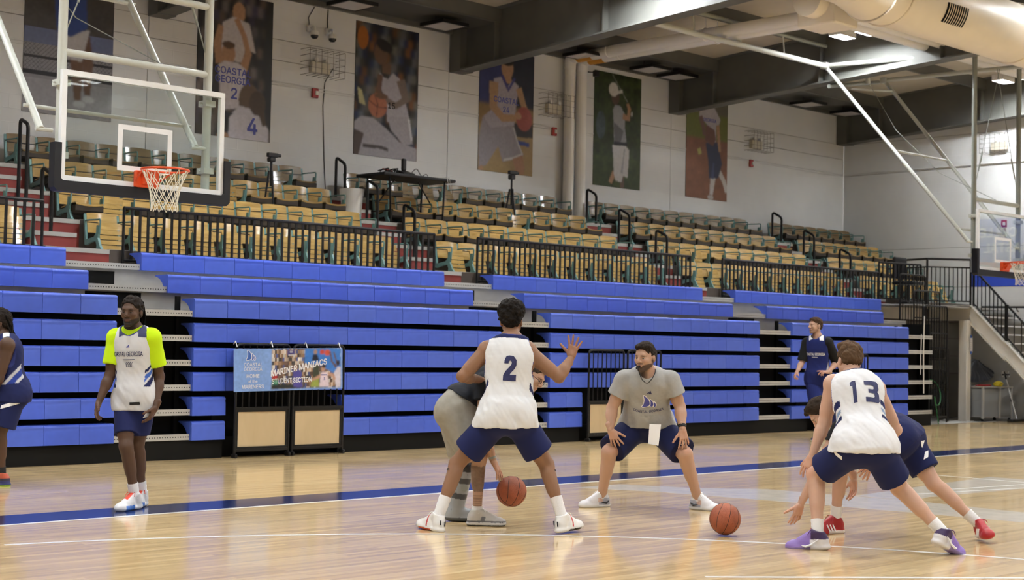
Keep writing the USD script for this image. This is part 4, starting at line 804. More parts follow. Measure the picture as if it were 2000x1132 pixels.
t = thing('wall_handrail', 'black handrail fixed to the end wall by the stair', 'handrail'); obj('rail', tube([(X1-.1, 16.4, 2.42), (X1-.1, 14.0, 2.40)], .022, 8), MAT['black'], t); obj('bracket', [tube([(X1-.1, y, 2.41), (X1-.05, y, 2.33), (X1, y, 2.33)], .014, 6) for y in (15.6, 14.4)], MAT['black'], t)
railing('black barred rail between the benches and the landing', (26.66, 16.72, 2.42), (27.9, 16.5, 2.42), .80, .11, name='deck_railing')
t = thing('deck_fascia', 'cream fascia with an added black shade panel under the right deck', 'fascia'); obj('board', box(26.35, 28.5, 16.742, 16.765, 2.09, 2.39), MAT['stair_cream'], t); obj('shadow_gap', box(26.35, 28.5, 16.745, 16.765, 0, 1.89), MAT['black_matte'], t)  # black panel below the board stands in for shade under the deck
# gates stored at the end of the bleachers
def tall_gate(label, x, y, h, w, lean):
    t = thing('stored_gate', label, 'gate', (x, y, 0), lean, 'gates stored at the end of the bleachers')
    obj('frame', tube(rounded_path([(0, 0, .02), (0, 0, h), (w, 0, h), (w, 0, .02)], .08, 5), .017, 8), MAT['black'], t, smooth=40); [obj('rail', box(0, w, -.012, .012, z, z+.03), MAT['black'], t) for z in (.12, h-.55)]
    for i in range(1, 9): obj('bar', tube([(i*w/9, 0, .12), (i*w/9, 0, h)], .009, 6), MAT['black'], t)
tall_gate('tall black barred gate stored at the bleacher end, nearest one', 26.2, 15.42, 2.32, .98, .05)
tall_gate('tall black barred gate stored at the bleacher end, middle one', 26.24, 15.66, 2.62, .98, .0)
tall_gate('tall black barred gate stored at the bleacher end, rear one', 26.2, 15.95, 2.95, 1.0, .03)
t = thing('crowd_stool', 'dark office chair on the deck behind the railing', 'chair', (27.35, 16.45, 2.36)); obj('seat', rbox(-.25, .25, -.25, .25, .42, .5, .03), MAT['plastic_black'], t); obj('backrest', rbox(-.24, .24, .18, .25, .55, 1.0, .03), MAT['plastic_black'], t); obj('stem', tube([(0, 0, .06), (0, 0, .42)], .03, 8), MAT['black'], t); obj('base', [tube([(0, 0, .07), (.28*math.cos(a), .28*math.sin(a), .03)], .022, 6) for a in np.arange(5)*2*math.pi/5], MAT['black'], t)
t = thing('ball_rack', 'dark covered equipment rack behind the hose', 'rack', (27.45, 16.1, 0)); obj('frame', [tube(rounded_path([(-.45, y, 0), (-.45, y, 1.5), (.45, y, 1.5), (.45, y, 0)], .1), .02, 7) for y in (-.25, .25)], MAT['black'], t); obj('shelf', [box(-.45, .45, -.26, .26, z, z+.02) for z in (.25, .75, 1.25)], MAT['black_matte'], t); obj('caster', [lathe([(0, 0), (.03, 0), (.03, .05), (0, .05)], 12, (x, y, .0)) for x in (-.4, .4) for y in (-.22, .22)], MAT['galv'], t)
for i in range(3): obj('cover', rbox(-.40, .40, -.24, .24, .28+.5*i, .66+.4*i, .05), MAT['black_matte'], t)
hm = mat('green_hose', (.02, .16, .05), .5)
t = thing('garden_hose', 'green hose coiled at the right end of the bleachers', 'hose', (26.5, 15.25, 0)); pts = [(.0, .0, .01), (-.05, .02, .3)]
pts += [(.18+.26*math.cos(a), .05+.01*k, .62+.25*math.sin(a)) for k, a in enumerate(np.linspace(math.pi*1.1, -math.pi*.9+4*math.pi, 40))]
obj('hose', tube(pts, .011, 7), hm, t, smooth=40)
t = thing('tie_strap', 'pale strap hanging down the bleacher end', 'strap', (25.75, 15.14, 0)); obj('strap', [tube([(.0, 0, 2.1), (-.02, -.0, 1.4), (.0, .0, .62)], .012, 6), tube([(-.1, 0, 1.75), (-.12, -.0, 1.3), (-.12, 0, .98)], .008, 6)], MAT['pipe_white'], t)
gm = usdkit.material(stage, '/World/Looks/frosted_plastic', {'p': ('principled_bsdf', dict(base_color=(.40, .42, .44), roughness=.4)), 't': ('transparent_bsdf', {'color': (.8, .82, .84)}), 'm': ('mix_closure', {'fac': .55})}, [('t.BSDF', 'm.closure1'), ('p.BSDF', 'm.closure2')], surface='m.closure')
t = thing('storage_cart', 'grey frosted plastic storage cart under the stair', 'cart', (28.6, 15.45, 0), -.12); w, h, d = .98, .70, .42
obj('post', [box(x-.02, x+.02, y-.02, y+.02, .06, h) for x in (0, w*.58, w) for y in (0, d)], MAT['galv'], t); obj('top', rbox(-.03, w+.03, -.03, d+.03, h, h+.025, .008), MAT['galv'], t)
obj('side_panel', [box(0, w, .0, .006, .1, h-.02), box(0, w, d-.006, d, .1, h-.02), box(0, .006, 0, d, .1, h-.02), box(w-.006, w, 0, d, .1, h-.02)], gm, t, label='frosted panel'); obj('shelf', [box(0, w, .01, d-.01, .09, .11), box(0, w, .01, d-.01, .42, .44)], MAT['galv'], t); obj('caster', [lathe([(0, 0), (.03, 0), (.035, .03), (.02, .07), (0, .07)], 12, (x, y, 0)) for x in (.02, w-.02) for y in (.03, d-.03)], MAT['black'], t)
t = thing('red_cloth', 'red pinnie cloth lying on the storage cart', 'cloth', (28.72, 15.47, .727)); obj('fold', [rbox(0, .28, 0, .22, 0, .02, .008), rbox(.06, .32, .03, .2, .018, .035, .008)], MAT['alarm_red'], t, smooth=40)
ym = mat('yellow_cloth', (.65, .52, .03), .7)
t = thing('yellow_cloth', 'crumpled yellow cloth lying on the storage cart', 'cloth', (29.15, 15.4, .725)); ic = trimesh.creation.icosphere(3); v = ic.vertices*np.array([.13, .09, .06])*(1+.5*(meshkit.fbm(ic.vertices*2.2, 3, 4)-.5)[:, None]); v[:, 2] = np.maximum(v[:, 2]+.05, 0); obj('cloth', (v, ic.faces), ym, t, smooth=True)
t = thing('dust_mop', 'dust mop with white pole leaning under the stair', 'mop', (29.43, 15.13, 0)); obj('handle', tube([(.0, .0, .06), (.08, .30, .93)], .014, 8), MAT['white_ink'], t); obj('grip', [tube([(.075, .28, .87), (.09, .335, 1.03)], .02, 8), tube([(.035, .13, .41), (.04, .15, .47)], .017, 8)], MAT['black'], t); obj('head', rbox(-.30, .34, -.07, .07, .0, .05, .02), MAT['plastic_black'], t); obj('hanging_ring', [tube([(.085+q+.05*math.cos(a), .30, .98+.05*math.sin(a)) for a in np.linspace(0, 2*math.pi, 17)], .009, 6) for q in (-.12, .14)], MAT['galv'], t); obj('cross_bar', tube([(-.06, .31, .97), (.24, .31, .97)], .02, 8), MAT['plastic_black'], t)
t = thing('tarp', 'dark blue-grey tarp bundle slung under the stair', 'tarp', (29.0, 15.95, 0))
tp = prism(Polygon(smooth_poly([(-.03, 1.30), (.25, 1.26), (.75, 1.06), (.95, .92), (.55, .82), (-.12, .78), (-.16, 1.0)])), -.05, .12, 'y')
m = trimesh.Trimesh(*tp, process=True).subdivide().subdivide(); v = np.array(m.vertices); v[:, 1] += .10*(meshkit.fbm(v*5, 3, 2)-.5)*2; obj('cloth', (v, m.faces), mat('tarp_grey', (.05, .055, .07), .6), t, smooth=60)

# ================================================================ people: signed-distance bodies turned into meshes
def U(v): v = np.asarray(v, float); return v/np.linalg.norm(v)
def nets(D, o, h):
    """surface nets: one vertex per cell the surface crosses, one quad per crossed grid edge"""
    S = D < 0; n = np.array(D.shape)
    c = [S[i:n[0]-1+i, j:n[1]-1+j, k:n[2]-1+k] for i in (0, 1) for j in (0, 1) for k in (0, 1)]
    s = np.sum(c, 0, dtype=np.int8); act = (s > 0) & (s < 8)
    I = np.argwhere(act); idx = np.full(act.shape, -1, np.int64); idx[act] = np.arange(len(I))
    acc = np.zeros((len(I), 3)); cnt = np.zeros(len(I))
    val = {(i, j, k): D[I[:, 0]+i, I[:, 1]+j, I[:, 2]+k] for i in (0, 1) for j in (0, 1) for k in (0, 1)}
    for ax in range(3):
        oth = [a for a in range(3) if a != ax]
        for p in (0, 1):
            for q in (0, 1):
                a = [0, 0, 0]; a[oth[0]] = p; a[oth[1]] = q; b = list(a); b[ax] = 1
                va, vb = val[tuple(a)], val[tuple(b)]; m = (va < 0) != (vb < 0); t = va[m]/(va[m]-vb[m])
                P = np.repeat([a], m.sum(), 0).astype(float); P[:, ax] += t; acc[m] += P; cnt[m] += 1
    V = o + h*(I+acc/cnt[:, None]); Fs = []
    for ax in range(3):
        b, c2 = [(1, 2), (2, 0), (0, 1)][ax]
        sl0 = [slice(1, -1)]*3; sl0[ax] = slice(0, -1); sl1 = list(sl0); sl1[ax] = slice(1, None)
        A, B = S[tuple(sl0)], S[tuple(sl1)]
        for flip, M in ((False, A & ~B), (True, ~A & B)):
            E = np.argwhere(M)
            if not len(E): continue
            E[:, [a for a in range(3) if a != ax]] += 1
            def at(db, dc): q = E.copy(); q[:, b] += db; q[:, c2] += dc; return idx[q[:, 0], q[:, 1], q[:, 2]]
            Q = np.stack([at(-1, -1), at(0, -1), at(0, 0), at(-1, 0)], 1)
            Fs.append(Q[:, ::-1] if flip else Q)
    Q = np.vstack(Fs); return V, np.vstack([Q[:, :3], Q[:, [0, 2, 3]]])

def smin(a, b, k):
    h = np.maximum(k-np.abs(a-b), 0)/k; return np.minimum(a, b)-h*h*k*.25
class Field:
    def __init__(s, lo, hi, h):
        s.h = h; s.o = np.asarray(lo, float); s.n = np.ceil((np.asarray(hi)-s.o)/h).astype(int)+1; s.D = np.full(s.n, .3, np.float32)
    def _sub(s, lo, hi):
        a = np.clip(np.floor((np.asarray(lo)-s.o)/s.h).astype(int), 0, s.n); b = np.clip(np.ceil((np.asarray(hi)-s.o)/s.h).astype(int)+1, 0, s.n)
        if (b-a).min() <= 0: return None, None
        sl = tuple(slice(x, y) for x, y in zip(a, b))
        return sl, [s.o[i]+s.h*np.arange(a[i], b[i]).reshape([-1 if j == i else 1 for j in range(3)]) for i in range(3)]
    def put(s, prim, k=.02, mode='add', m=.05):
        fn, lo, hi = prim; sl, X = s._sub(lo-m-k, hi+m+k)
        if sl is None: return
        d = fn(*X); D = s.D[sl]
        if mode == 'add': s.D[sl] = smin(D, d, k) if k else np.minimum(D, d)
        else: s.D[sl] = -smin(-D, d, k) if k else np.maximum(D, -d)
    def mesh(s): return nets(s.D, s.o, s.h)
    def at(s, P): return ndimage.map_coordinates(s.D, ((np.asarray(P)-s.o)/s.h).T, order=1, mode='nearest')
def cone(a, b, ra, rb, clip=None):
    a, b = np.asarray(a, float), np.asarray(b, float); d = b-a; L = d@d+1e-9; r = max(ra, rb)
    def fn(x, y, z):
        t = np.clip(((x-a[0])*d[0]+(y-a[1])*d[1]+(z-a[2])*d[2])/L, 0, 1)
        q = np.sqrt((x-a[0]-t*d[0])**2+(y-a[1]-t*d[1])**2+(z-a[2]-t*d[2])**2)-(ra+t*(rb-ra))
        if clip is not None:
            for p, n in clip: q = np.maximum(q, (x-p[0])*n[0]+(y-p[1])*n[1]+(z-p[2])*n[2])
        return q
    return fn, np.minimum(a, b)-r, np.maximum(a, b)+r
def ellip(c, r, R=np.eye(3), clip=None):
    c, r, R = np.asarray(c, float), np.asarray(r, float), np.asarray(R, float)
    def fn(x, y, z):
        X, Y, Z = x-c[0], y-c[1], z-c[2]
        q = [(R[i, 0]*X+R[i, 1]*Y+R[i, 2]*Z)/r[i] for i in range(3)]
        k0 = np.sqrt(q[0]**2+q[1]**2+q[2]**2)+1e-9; k1 = np.sqrt((q[0]/r[0])**2+(q[1]/r[1])**2+(q[2]/r[2])**2)+1e-9
        d = k0*(k0-1)/k1
        if clip is not None:
            for p, n in clip: d = np.maximum(d, (x-p[0])*n[0]+(y-p[1])*n[1]+(z-p[2])*n[2])
        return d
    e = np.abs(R).T@r; return fn, c-e, c+e

TORSO = [(-.06, .150, .108), (.10, .162, .122), (.22, .155, .112), (.38, .138, .100), (.55, .150, .110), (.72, .172, .122), (.86, .176, .112), (.95, .135, .090), (1.02, .075, .068)]
class Spine:
    def __init__(s, J, front, bulk=1.0, belly=0):
        s.P = (J['hip_a']+J['hip_b'])/2; s.N = J['neck']; s.belly = belly
        mid = J.get('waist', (s.P+s.N)/2)
        s.ctl = 2*mid-.5*(s.P+s.N); s.bulk = bulk
        s.l0, s.l1 = U(J['hip_b']-J['hip_a']), U(J['sh_b']-J['sh_a']); s.front = U(front)
        s.T = np.linspace(-.45, 1.05, 61); s.C = np.array([s.pos(t) for t in s.T])
    def pos(s, t):
        if t < 0: return s.P+t*2*(s.ctl-s.P)
        return (1-t)**2*s.P+2*t*(1-t)*s.ctl+t*t*s.N
    def frame(s, t):
        u = np.clip(t, 0, 1); tan = U(2*(1-u)*(s.ctl-s.P)+2*u*(s.N-s.ctl)); l = (1-u)*s.l0+u*s.l1
        l = U(l-tan*(l@tan)); f = np.cross(tan, l); f = f if f@s.front > 0 else -f
        return np.stack([l, f, tan])
    def size(s, t):
        a = np.array(TORSO); b = s.bulk
        w, d = np.interp(t, a[:, 0], a[:, 1])*b, np.interp(t, a[:, 0], a[:, 2])*b
        return w, d
    def prims(s, ts, off=lambda t: 0., hh=.06):
        out = []
        for t in ts:
            w, d = s.size(t); R = s.frame(t); o = off(t); c = s.pos(t)
            if s.belly: bl = s.belly*math.exp(-((t-.33)/.2)**2); c = c+R[1]*bl*.6; d += bl*.5; w += bl*.3
            out.append(ellip(c, (w+o, d+o, hh), R))
        return out
    def coords(s, V):
        """(t, lateral, front) of points"""
        from scipy.spatial import cKDTree
        i = cKDTree(s.C).query(V)[1]; t = s.T[i]; out = np.zeros((len(V), 3)); out[:, 0] = t
        Rs = np.array([s.frame(q) for q in s.T]); d = V-s.C[i]
        out[:, 0] += np.einsum('ij,ij->i', d, Rs[i, 2])/np.linalg.norm(s.N-s.P); out[:, 1] = np.einsum('ij,ij->i', d, Rs[i, 0]); out[:, 2] = np.einsum('ij,ij->i', d, Rs[i, 1]); return out

def join(parts):
    """boolean union of closed meshes into one skin; plain concatenation if one of them is not manifold"""
    ms = []
    for v, f in parts:
        m = m3.Manifold(m3.Mesh(np.asarray(v, np.float32), np.asarray(f, np.uint32)))
        if m.status() != m3.Error.NoError or m.is_empty(): return cat_(parts)
        ms.append(m if m.volume() > 0 else m)
    r = m3.Manifold.batch_boolean(ms, m3.OpType.Add)
    q = r.to_mesh(); return np.array(q.vert_properties[:, :3], float), np.array(q.tri_verts)

def hand_mesh(wr, d, n, thumb, curl=(.25, .25, .3, .35), spread=.12, s=1.0, tcurl=.2, tout=.75):
    """wr wrist, d towards the fingers, n out of the palm, thumb: +1 or -1 along cross(d, n)"""
    wr = np.asarray(wr, float); d = U(d); n = U(n-d*(np.asarray(n, float)@d)); x = np.cross(d, n)*thumb
    F = Field(wr-.23*s, wr+.23*s, .0036)
    at = lambda a, b, c: wr+s*(a*x+b*d+c*n)
    F.put(cone(at(0, -.045, 0), at(0, .02, 0), .0255*s, .025*s), .01)
    for k, (a0, a1) in enumerate(((.028, .030), (.010, .011), (-.009, -.010), (-.026, -.028))):
        F.put(cone(at(a0*.65, .02, 0), at(a1, .088-.003*k*(k > 1), 0), .0155*s, .0115*s), .014)
    F.put(cone(at(.022, .03, .006), at(.034, .055, .012), .017*s, .012*s), .012)
    L = [(.040, .024, .020), (.044, .027, .021), (.041, .026, .020), (.032, .020, .018)]
    for k, a1 in enumerate((.030, .011, -.010, -.028)):
        p = at(a1, .086-.003*k*(k > 1), 0); ang = spread*(1.4-k*.95); q = U(math.cos(ang)*d+math.sin(ang)*x); c = 0
        for j, l in enumerate(L[k]):
            c += curl[k]*(.8 if j == 0 else 1.1); e = p+s*l*(math.cos(c)*q+math.sin(c)*n)
            F.put(cone(p, e, (.0092-.0008*j)*s, (.0086-.0008*j)*s), .004); p = e
    p = at(.030, .035, .010); q = U(math.cos(tout)*d+math.sin(tout)*x+.25*n); c = 0
    for j, l in enumerate((.040, .032, .026)):
        qq = U(q*math.cos(c)+(.6*n+.5*d)*math.sin(c)); e = p+s*l*qq; F.put(cone(p, e, (.0125-.0015*j)*s, (.011-.0012*j)*s), .006); p = e; c += tcurl
    return F.mesh()

def head_frame(H, fwd, up):
    f = U(fwd); u = U(np.asarray(up, float)-f*(np.asarray(up, float)@f)); x = np.cross(f, u); return np.stack([x, f, u])   # rows: the head's right, front, up
def head_mesh(H, R, neck, s=1.0, jaw=1.0):
    F = Field(H-.2*s, H+.2*s, .0042); g = lambda a, b, c: H+s*(a*R[0]+b*R[1]+c*R[2])
    E = lambda a, b, c, r: ellip(g(a, b, c), np.array(r)*s, R)
    F.put(E(0, -.014, .035, (.074, .096, .086)), .02); F.put(E(0, .026, -.025, (.060*jaw, .064, .082)), .035)
    for m in (-1, 1):
        F.put(cone(g(m*.050*jaw, .002, -.052), g(m*.016, .066, -.098), .020*s, .017*s), .02); F.put(E(m*.040, .060, -.022, (.022, .022, .020)), .02)
    F.put(E(0, .074, -.100, (.021, .016, .016)), .015); F.put(cone(g(-.030, .080, .026), g(.030, .080, .026), .013*s, .013*s), .018)
    F.put(cone(g(0, .088, .016), g(0, .108, -.024), .0085*s, .0125*s), .014)
    for m in (-1, 1): F.put(E(m*.012, .098, -.030, (.009, .010, .008)), .008)
    F.put(cone(g(-.019, .083, -.060), g(.019, .083, -.060), .0085*s, .0085*s), .008); F.put(cone(g(-.015, .082, -.072), g(.015, .082, -.072), .009*s, .009*s), .007)
    for m in (-1, 1):
        F.put(E(m*.031, .094, -.001, (.016, .013, .010)), .012, 'cut')
        F.put(E(m*.031, .0765, .006, (.0150, .0120, .0085)), .004); F.put(E(m*.031, .0745, -.011, (.0145, .0115, .0075)), .004)
        F.put(ellip(g(m*.077, -.012, -.012), np.array((.010, .021, .032))*s, R), .008); F.put(ellip(g(m*.087, -.006, -.010), np.array((.006, .010, .018))*s, R), .006, 'cut')
    F.put(cone(g(0, -.022, -.06), neck, .054*s, .056*s), .03)
    return F

def head_tint(V, H, R, s, skin, lips, brow, beard=None, beard_amt=0.0, stub=None):
    L = (V-H)@R.T/s; x, y, z = L.T; C = np.tile(np.asarray(skin, float), (len(V), 1))
    def mixc(m, col): m = np.clip(m, 0, 1)[:, None]; C[:] = C*(1-m)+m*np.asarray(col, float)
    if beard is not None:
        jawl = -.058-.25*np.clip(.03-np.abs(x), -.03, .03)*0; face = np.clip((jawl+.35*np.clip(np.abs(x)-.022, 0, .04)*1.0-z)/.010, 0, 1)*np.clip((y-.0)/.02, 0, 1); face = face*(1-np.clip(1.3-np.abs(z+.066)/.008, 0, 1)*(np.abs(x) < .022)*(y > .07)); mixc(beard_amt*face, beard)
        mixc(beard_amt*np.clip(1.2-np.abs(z+.0475)/.006, 0, 1)*(np.abs(x) < .026)*(y > .05), beard); mixc(beard_amt*.8*np.clip((.02-np.abs(y+.0))/.012, 0, 1)*(np.abs(x) > .055)*np.clip((.0-z)/.02, 0, 1), beard)
    m = (y > .06)*np.clip(1.2-np.abs(z+.066)/.010, 0, 1)*np.clip(1.2-np.abs(x)/.022, 0, 1); mixc(m, lips)
    mixc((y > .06)*np.clip(1.3-np.abs(z-.022+.004*np.abs(x)/.03)/.0055, 0, 1)*np.clip(1.3-np.abs(np.abs(x)-.032)/.018, 0, 1)*.95, brow)
    mixc((y > .055)*np.clip(1-((np.abs(x)-.031)**2/.0165**2+(z+.001)**2/.0125**2), 0, 1)*.45, np.asarray(brow)*1.2)
    return C

def decal(poly_mesh, field, C, n, up, off=.004, size=.018, maxd=.5):
    """drapes a flat mesh (x right, y up, seen from outside) over the surface of a field"""
    m = poly_mesh if isinstance(poly_mesh, trimesh.Trimesh) else trimesh.Trimesh(*poly_mesh, process=False)
    keep = m.face_normals[:, 2] > .5; m = m.submesh([np.where(keep)[0]], append=True)
    v, f = trimesh.remesh.subdivide_to_size(np.array(m.vertices), np.array(m.faces), size)
    n = U(n); up = U(np.asarray(up, float)-n*(np.asarray(up, float)@n)); r = np.cross(up, n)
    P = np.asarray(C, float)+v[:, :1]*r+v[:, 1:2]*up+n*.28; t = np.zeros(len(P)); live = np.ones(len(P), bool)
    for _ in range(60):
        d = field.at(P-t[:, None]*n); t = np.where(live, t+np.clip(d*.8, .0008, .022), t); live &= (d > .0007) & (t < maxd)
        if not live.any(): break
    return P-np.maximum(t-off, 0)[:, None]*n, f
def poly2d(P): 
    m = trimesh.creation.extrude_polygon(P if hasattr(P, 'geoms') or isinstance(P, Polygon) else Polygon(P), .001, engine='earcut') if not hasattr(P, 'geoms') else trimesh.util.concatenate([trimesh.creation.extrude_polygon(g, .001, engine='earcut') for g in P.geoms]); return m
def text2d(s, h, bold=True, sx=1.0, outline=None):
    m = meshkit.text_mesh(s, h, .001, bold); v = np.array(m.vertices); v[:, 0] = (v[:, 0]-v[:, 0].max()/2)*sx; v[:, 1] -= h/2
    return trimesh.Trimesh(v, m.faces, process=False)
def mark2d():
    """three slanted bars of rising height"""
    return trimesh.util.concatenate([poly2d([(a, 0), (a+.30, 0), (a+.30-.35*h-.0, h), (a-.35*h+.02, h-.18)]) for a, h in ((-.55, .45), (-.12, .72), (.31, 1.0))])

SHOE_L = .295
def shoe(parent, ankle, fwd, up, tint, s=1.0, laces=None, label=None, tall=0.0, extra=None):
    """a shoe under the ankle joint, pointing along fwd with the sole facing -up; tint(x along 0..1, y side, z up) gives colours"""
    up = U(up); f = np.asarray(fwd, float); f = U(f-up*(f@up)); sd = np.cross(up, f); L = SHOE_L*s; ankle = np.asarray(ankle, float)
    O = ankle-f*.075*s-up*.098*s; toe = O+f*L
    g = lambda a, b, c: O+s*(a*f*.295+b*sd+c*up)
    F = Field(np.minimum(O, toe)-.17, np.maximum(O, toe)+.2, .0055); R = np.stack([f, sd, up])
    cl = [(g(0, 0, .004), -up)]
    F.put(ellip(g(.16, 0, .022), np.array((.056, .041, .026))*s, R, cl), .015); F.put(ellip(g(.45, -.0, .020), np.array((.12, .040, .024))*s, R, cl), .015); F.put(ellip(g(.74, 0, .020), np.array((.078, .050, .025))*s, R, cl), .02)
    F.put(ellip(g(.17, 0, .058), np.array((.050, .038, .056))*s, R, cl), .015); F.put(cone(g(.45, 0, .052), g(.80, 0, .034), .041*s, .036*s, cl), .02); F.put(ellip(g(.83, 0, .032), np.array((.050, .044, .032))*s, R, cl), .015)
    F.put(cone(g(.20, 0, .07), g(.24, 0, .118+tall), .040*s, .045*s, [(g(.25, 0, .130+tall), U(up*1.0-f*.25))]), .02); F.put(cone(g(.36, 0, .105), g(.62, 0, .062), .034*s, .032*s), .02)
    v, fc = F.mesh(); q = (v-O)@R.T/s; q[:, 0] /= .295
    m = obj('shoe', (v, fc), MAT['shoe_mat'], parent, smooth=True, tint=tint(*q.T), label=label)
    if laces is not None:
        ms = []
        for k in range(5):
            a = .36+.065*k; z = .128-.080*(a-.30)/.34+.012
            ms.append(tube([g(a, -.026, z-.012), g(a+.02, 0, z+.004), g(a, .026, z-.012)], .0035, 5))
        ms.append(tube(rounded_path([g(.34, .0, .125), g(.40, .035, .14), g(.46, .045, .105)], .02, 3), .003, 5)); ms.append(tube(rounded_path([g(.34, .0, .125), g(.40, -.035, .14), g(.47, -.04, .11)], .02, 3), .003, 5))
        obj('laces', ms, laces, m)
    if extra: extra(F, g, m, f, sd, up)
    return F, g
def knit(parent, a, b, ra, rb, mt, name='sock'):
    a, b = np.asarray(a, float), np.asarray(b, float); d = U(b-a); n = 9
    pts = [a+(b-a)*k/(n-1) for k in range(n)]; rs = [(ra+(rb-ra)*k/(n-1))*(1+.03*math.sin(k*2.4)) for k in range(n)]; rs[-1] *= 1.03
    return obj(name, tube(pts, rs, 18), mt, parent, smooth=50)

MAT['skin'] = tint_mat('skin', .5, .3, sss=.05)
MAT['cloth'] = tint_mat('jersey_mesh_cloth', .8, .15, sheen=.02, bump=.15, bscale=900)
MAT['shoe_mat'] = tint_mat('shoe_upper', .42, .4, bump=.1, bscale=300)
MAT['hair_mat'] = tint_mat('hair', .75, .12, bump=.5, bscale=260)
MAT['sock_white'] = mat('white_sock', (.74, .74, .76), .9, bump=.3, bscale=300)
MAT['sock_black'] = mat('black_sock', (.015, .015, .018), .9)
MAT['navy_ink'] = mat('navy_print', (.012, .016, .085), .6)
MAT['lace_white'] = mat('white_lace', (.7, .7, .7), .7); MAT['lace_red'] = mat('orange_red_lace', (.62, .05, .015), .7); MAT['lace_purple'] = mat('purple_lace', (.10, .03, .16), .7)
MAT['eye'] = tint_mat('eye', .15, .5)
NAVY, WHITE = (.012, .017, .075), (.72, .72, .74)

def body(t, J, S, front, skin, R_head, hands=(), arm_r=1.0, leg_r=1.0, hs=1.0, jaw=1.0, tat=None, head_kw={}, lips=None, eye_white=(.42, .40, .38)):
    """the whole figure as one skin mesh, coloured by vertex"""
    P = np.array([v for v in J.values() if isinstance(v, np.ndarray)]); F = Field(P.min(0)-.19, P.max(0)+.19, .0085)
    for p in S.prims(np.linspace(-.06, 1.0, 16)): F.put(p, .03)
    for k in 'ab':
        h, kn, an, sh, el, wr = (J[q+'_'+k] for q in ('hip', 'knee', 'ank', 'sh', 'el', 'wr'))
        R = S.frame(.1); F.put(ellip(h-R[1]*.045-R[2]*.01, np.array((.088, .088, .095))*S.bulk, R), .04)
        F.put(cone(h, kn, .088*leg_r, .056*leg_r), .03); F.put(cone(h+(kn-h)*.2+R[1]*.015, h+(kn-h)*.7+R[1]*.012, .072*leg_r, .06*leg_r), .03)
        kd = kn-(h+an)/2; kd = U(kd) if np.linalg.norm(kd) > .03 else R[1]
        F.put(cone(kn+kd*.008, kn+(an-kn)*.06+kd*.008, .050*leg_r, .046*leg_r), .02)
        F.put(cone(kn, an, .048*leg_r, .034*leg_r), .025); F.put(cone(kn+(an-kn)*.16-kd*.016, kn+(an-kn)*.46-kd*.012, .050*leg_r, .042*leg_r), .03); F.put(cone(an, an-np.array([0, 0, .05]), .034, .03), .02)
        N = S.N; F.put(cone(N-S.frame(1)[2]*.035, sh, .050, .056*arm_r), .035); F.put(ellip(sh, np.array((.064, .062, .066))*arm_r), .03)
        F.put(cone(sh, el, .052*arm_r, .041*arm_r), .025); F.put(cone(sh+(el-sh)*.30, sh+(el-sh)*.72, .047*arm_r, .044*arm_r), .03); F.put(cone(el, el, .039*arm_r, .039*arm_r), .015)
        F.put(cone(el, el+(wr-el)*.35, .040*arm_r, .043*arm_r), .02); F.put(cone(el+(wr-el)*.3, wr, .043*arm_r, .0265*arm_r), .02)
    F.put(cone(S.N-S.frame(1)[2]*.02, J['head']-R_head[2]*.05*hs-R_head[1]*.015, .062, .054), .04)
    parts = [F.mesh()]; HF = head_mesh(J['head'], R_head, J['head']*.35+S.N*.65, hs, jaw); parts.append(HF.mesh())
    for w, d, n, th, kw in hands: parts.append(hand_mesh(w, d, n, th, **kw))
    v, f = join(parts); C = np.tile(np.asarray(skin, float), (len(v), 1))
    near = np.linalg.norm((v-J['head'])@R_head.T/np.array([.13, .16, .19]), axis=1) < 1
    if lips is None: lips = np.asarray(skin)*np.array([.85, .6, .6])
    C[near] = head_tint(v[near], J['head'], R_head, hs, skin, lips, **head_kw)
    C *= (1+.10*(meshkit.fbm(v*9, 3, 5)-.5))[:, None]
    for w, d, n, th, kw in hands:
        q = (v-w)@U(d); m = (np.linalg.norm(v-w-.09*U(d), axis=1) < .13) & (q > .02); C[m] *= np.array([1.06, .98, .96])
    if tat: tat(v, C)
    m = obj('body', (v, f), MAT['skin'], t, smooth=True, tint=np.clip(C, 0, 1))
    for sgn in (-1, 1):
        c = J['head']+hs*(sgn*.031*R_head[0]+.0755*R_head[1]-.001*R_head[2]); ic = trimesh.creation.icosphere(2); vv = ic.vertices*.0122*hs+c
        look = ic.vertices@R_head[1]; obj('eye', (vv, ic.faces), MAT['eye'], t, smooth=True, tint=np.where((look > .80)[:, None], [.02, .013, .01], np.asarray(eye_white)))
    return m, HF

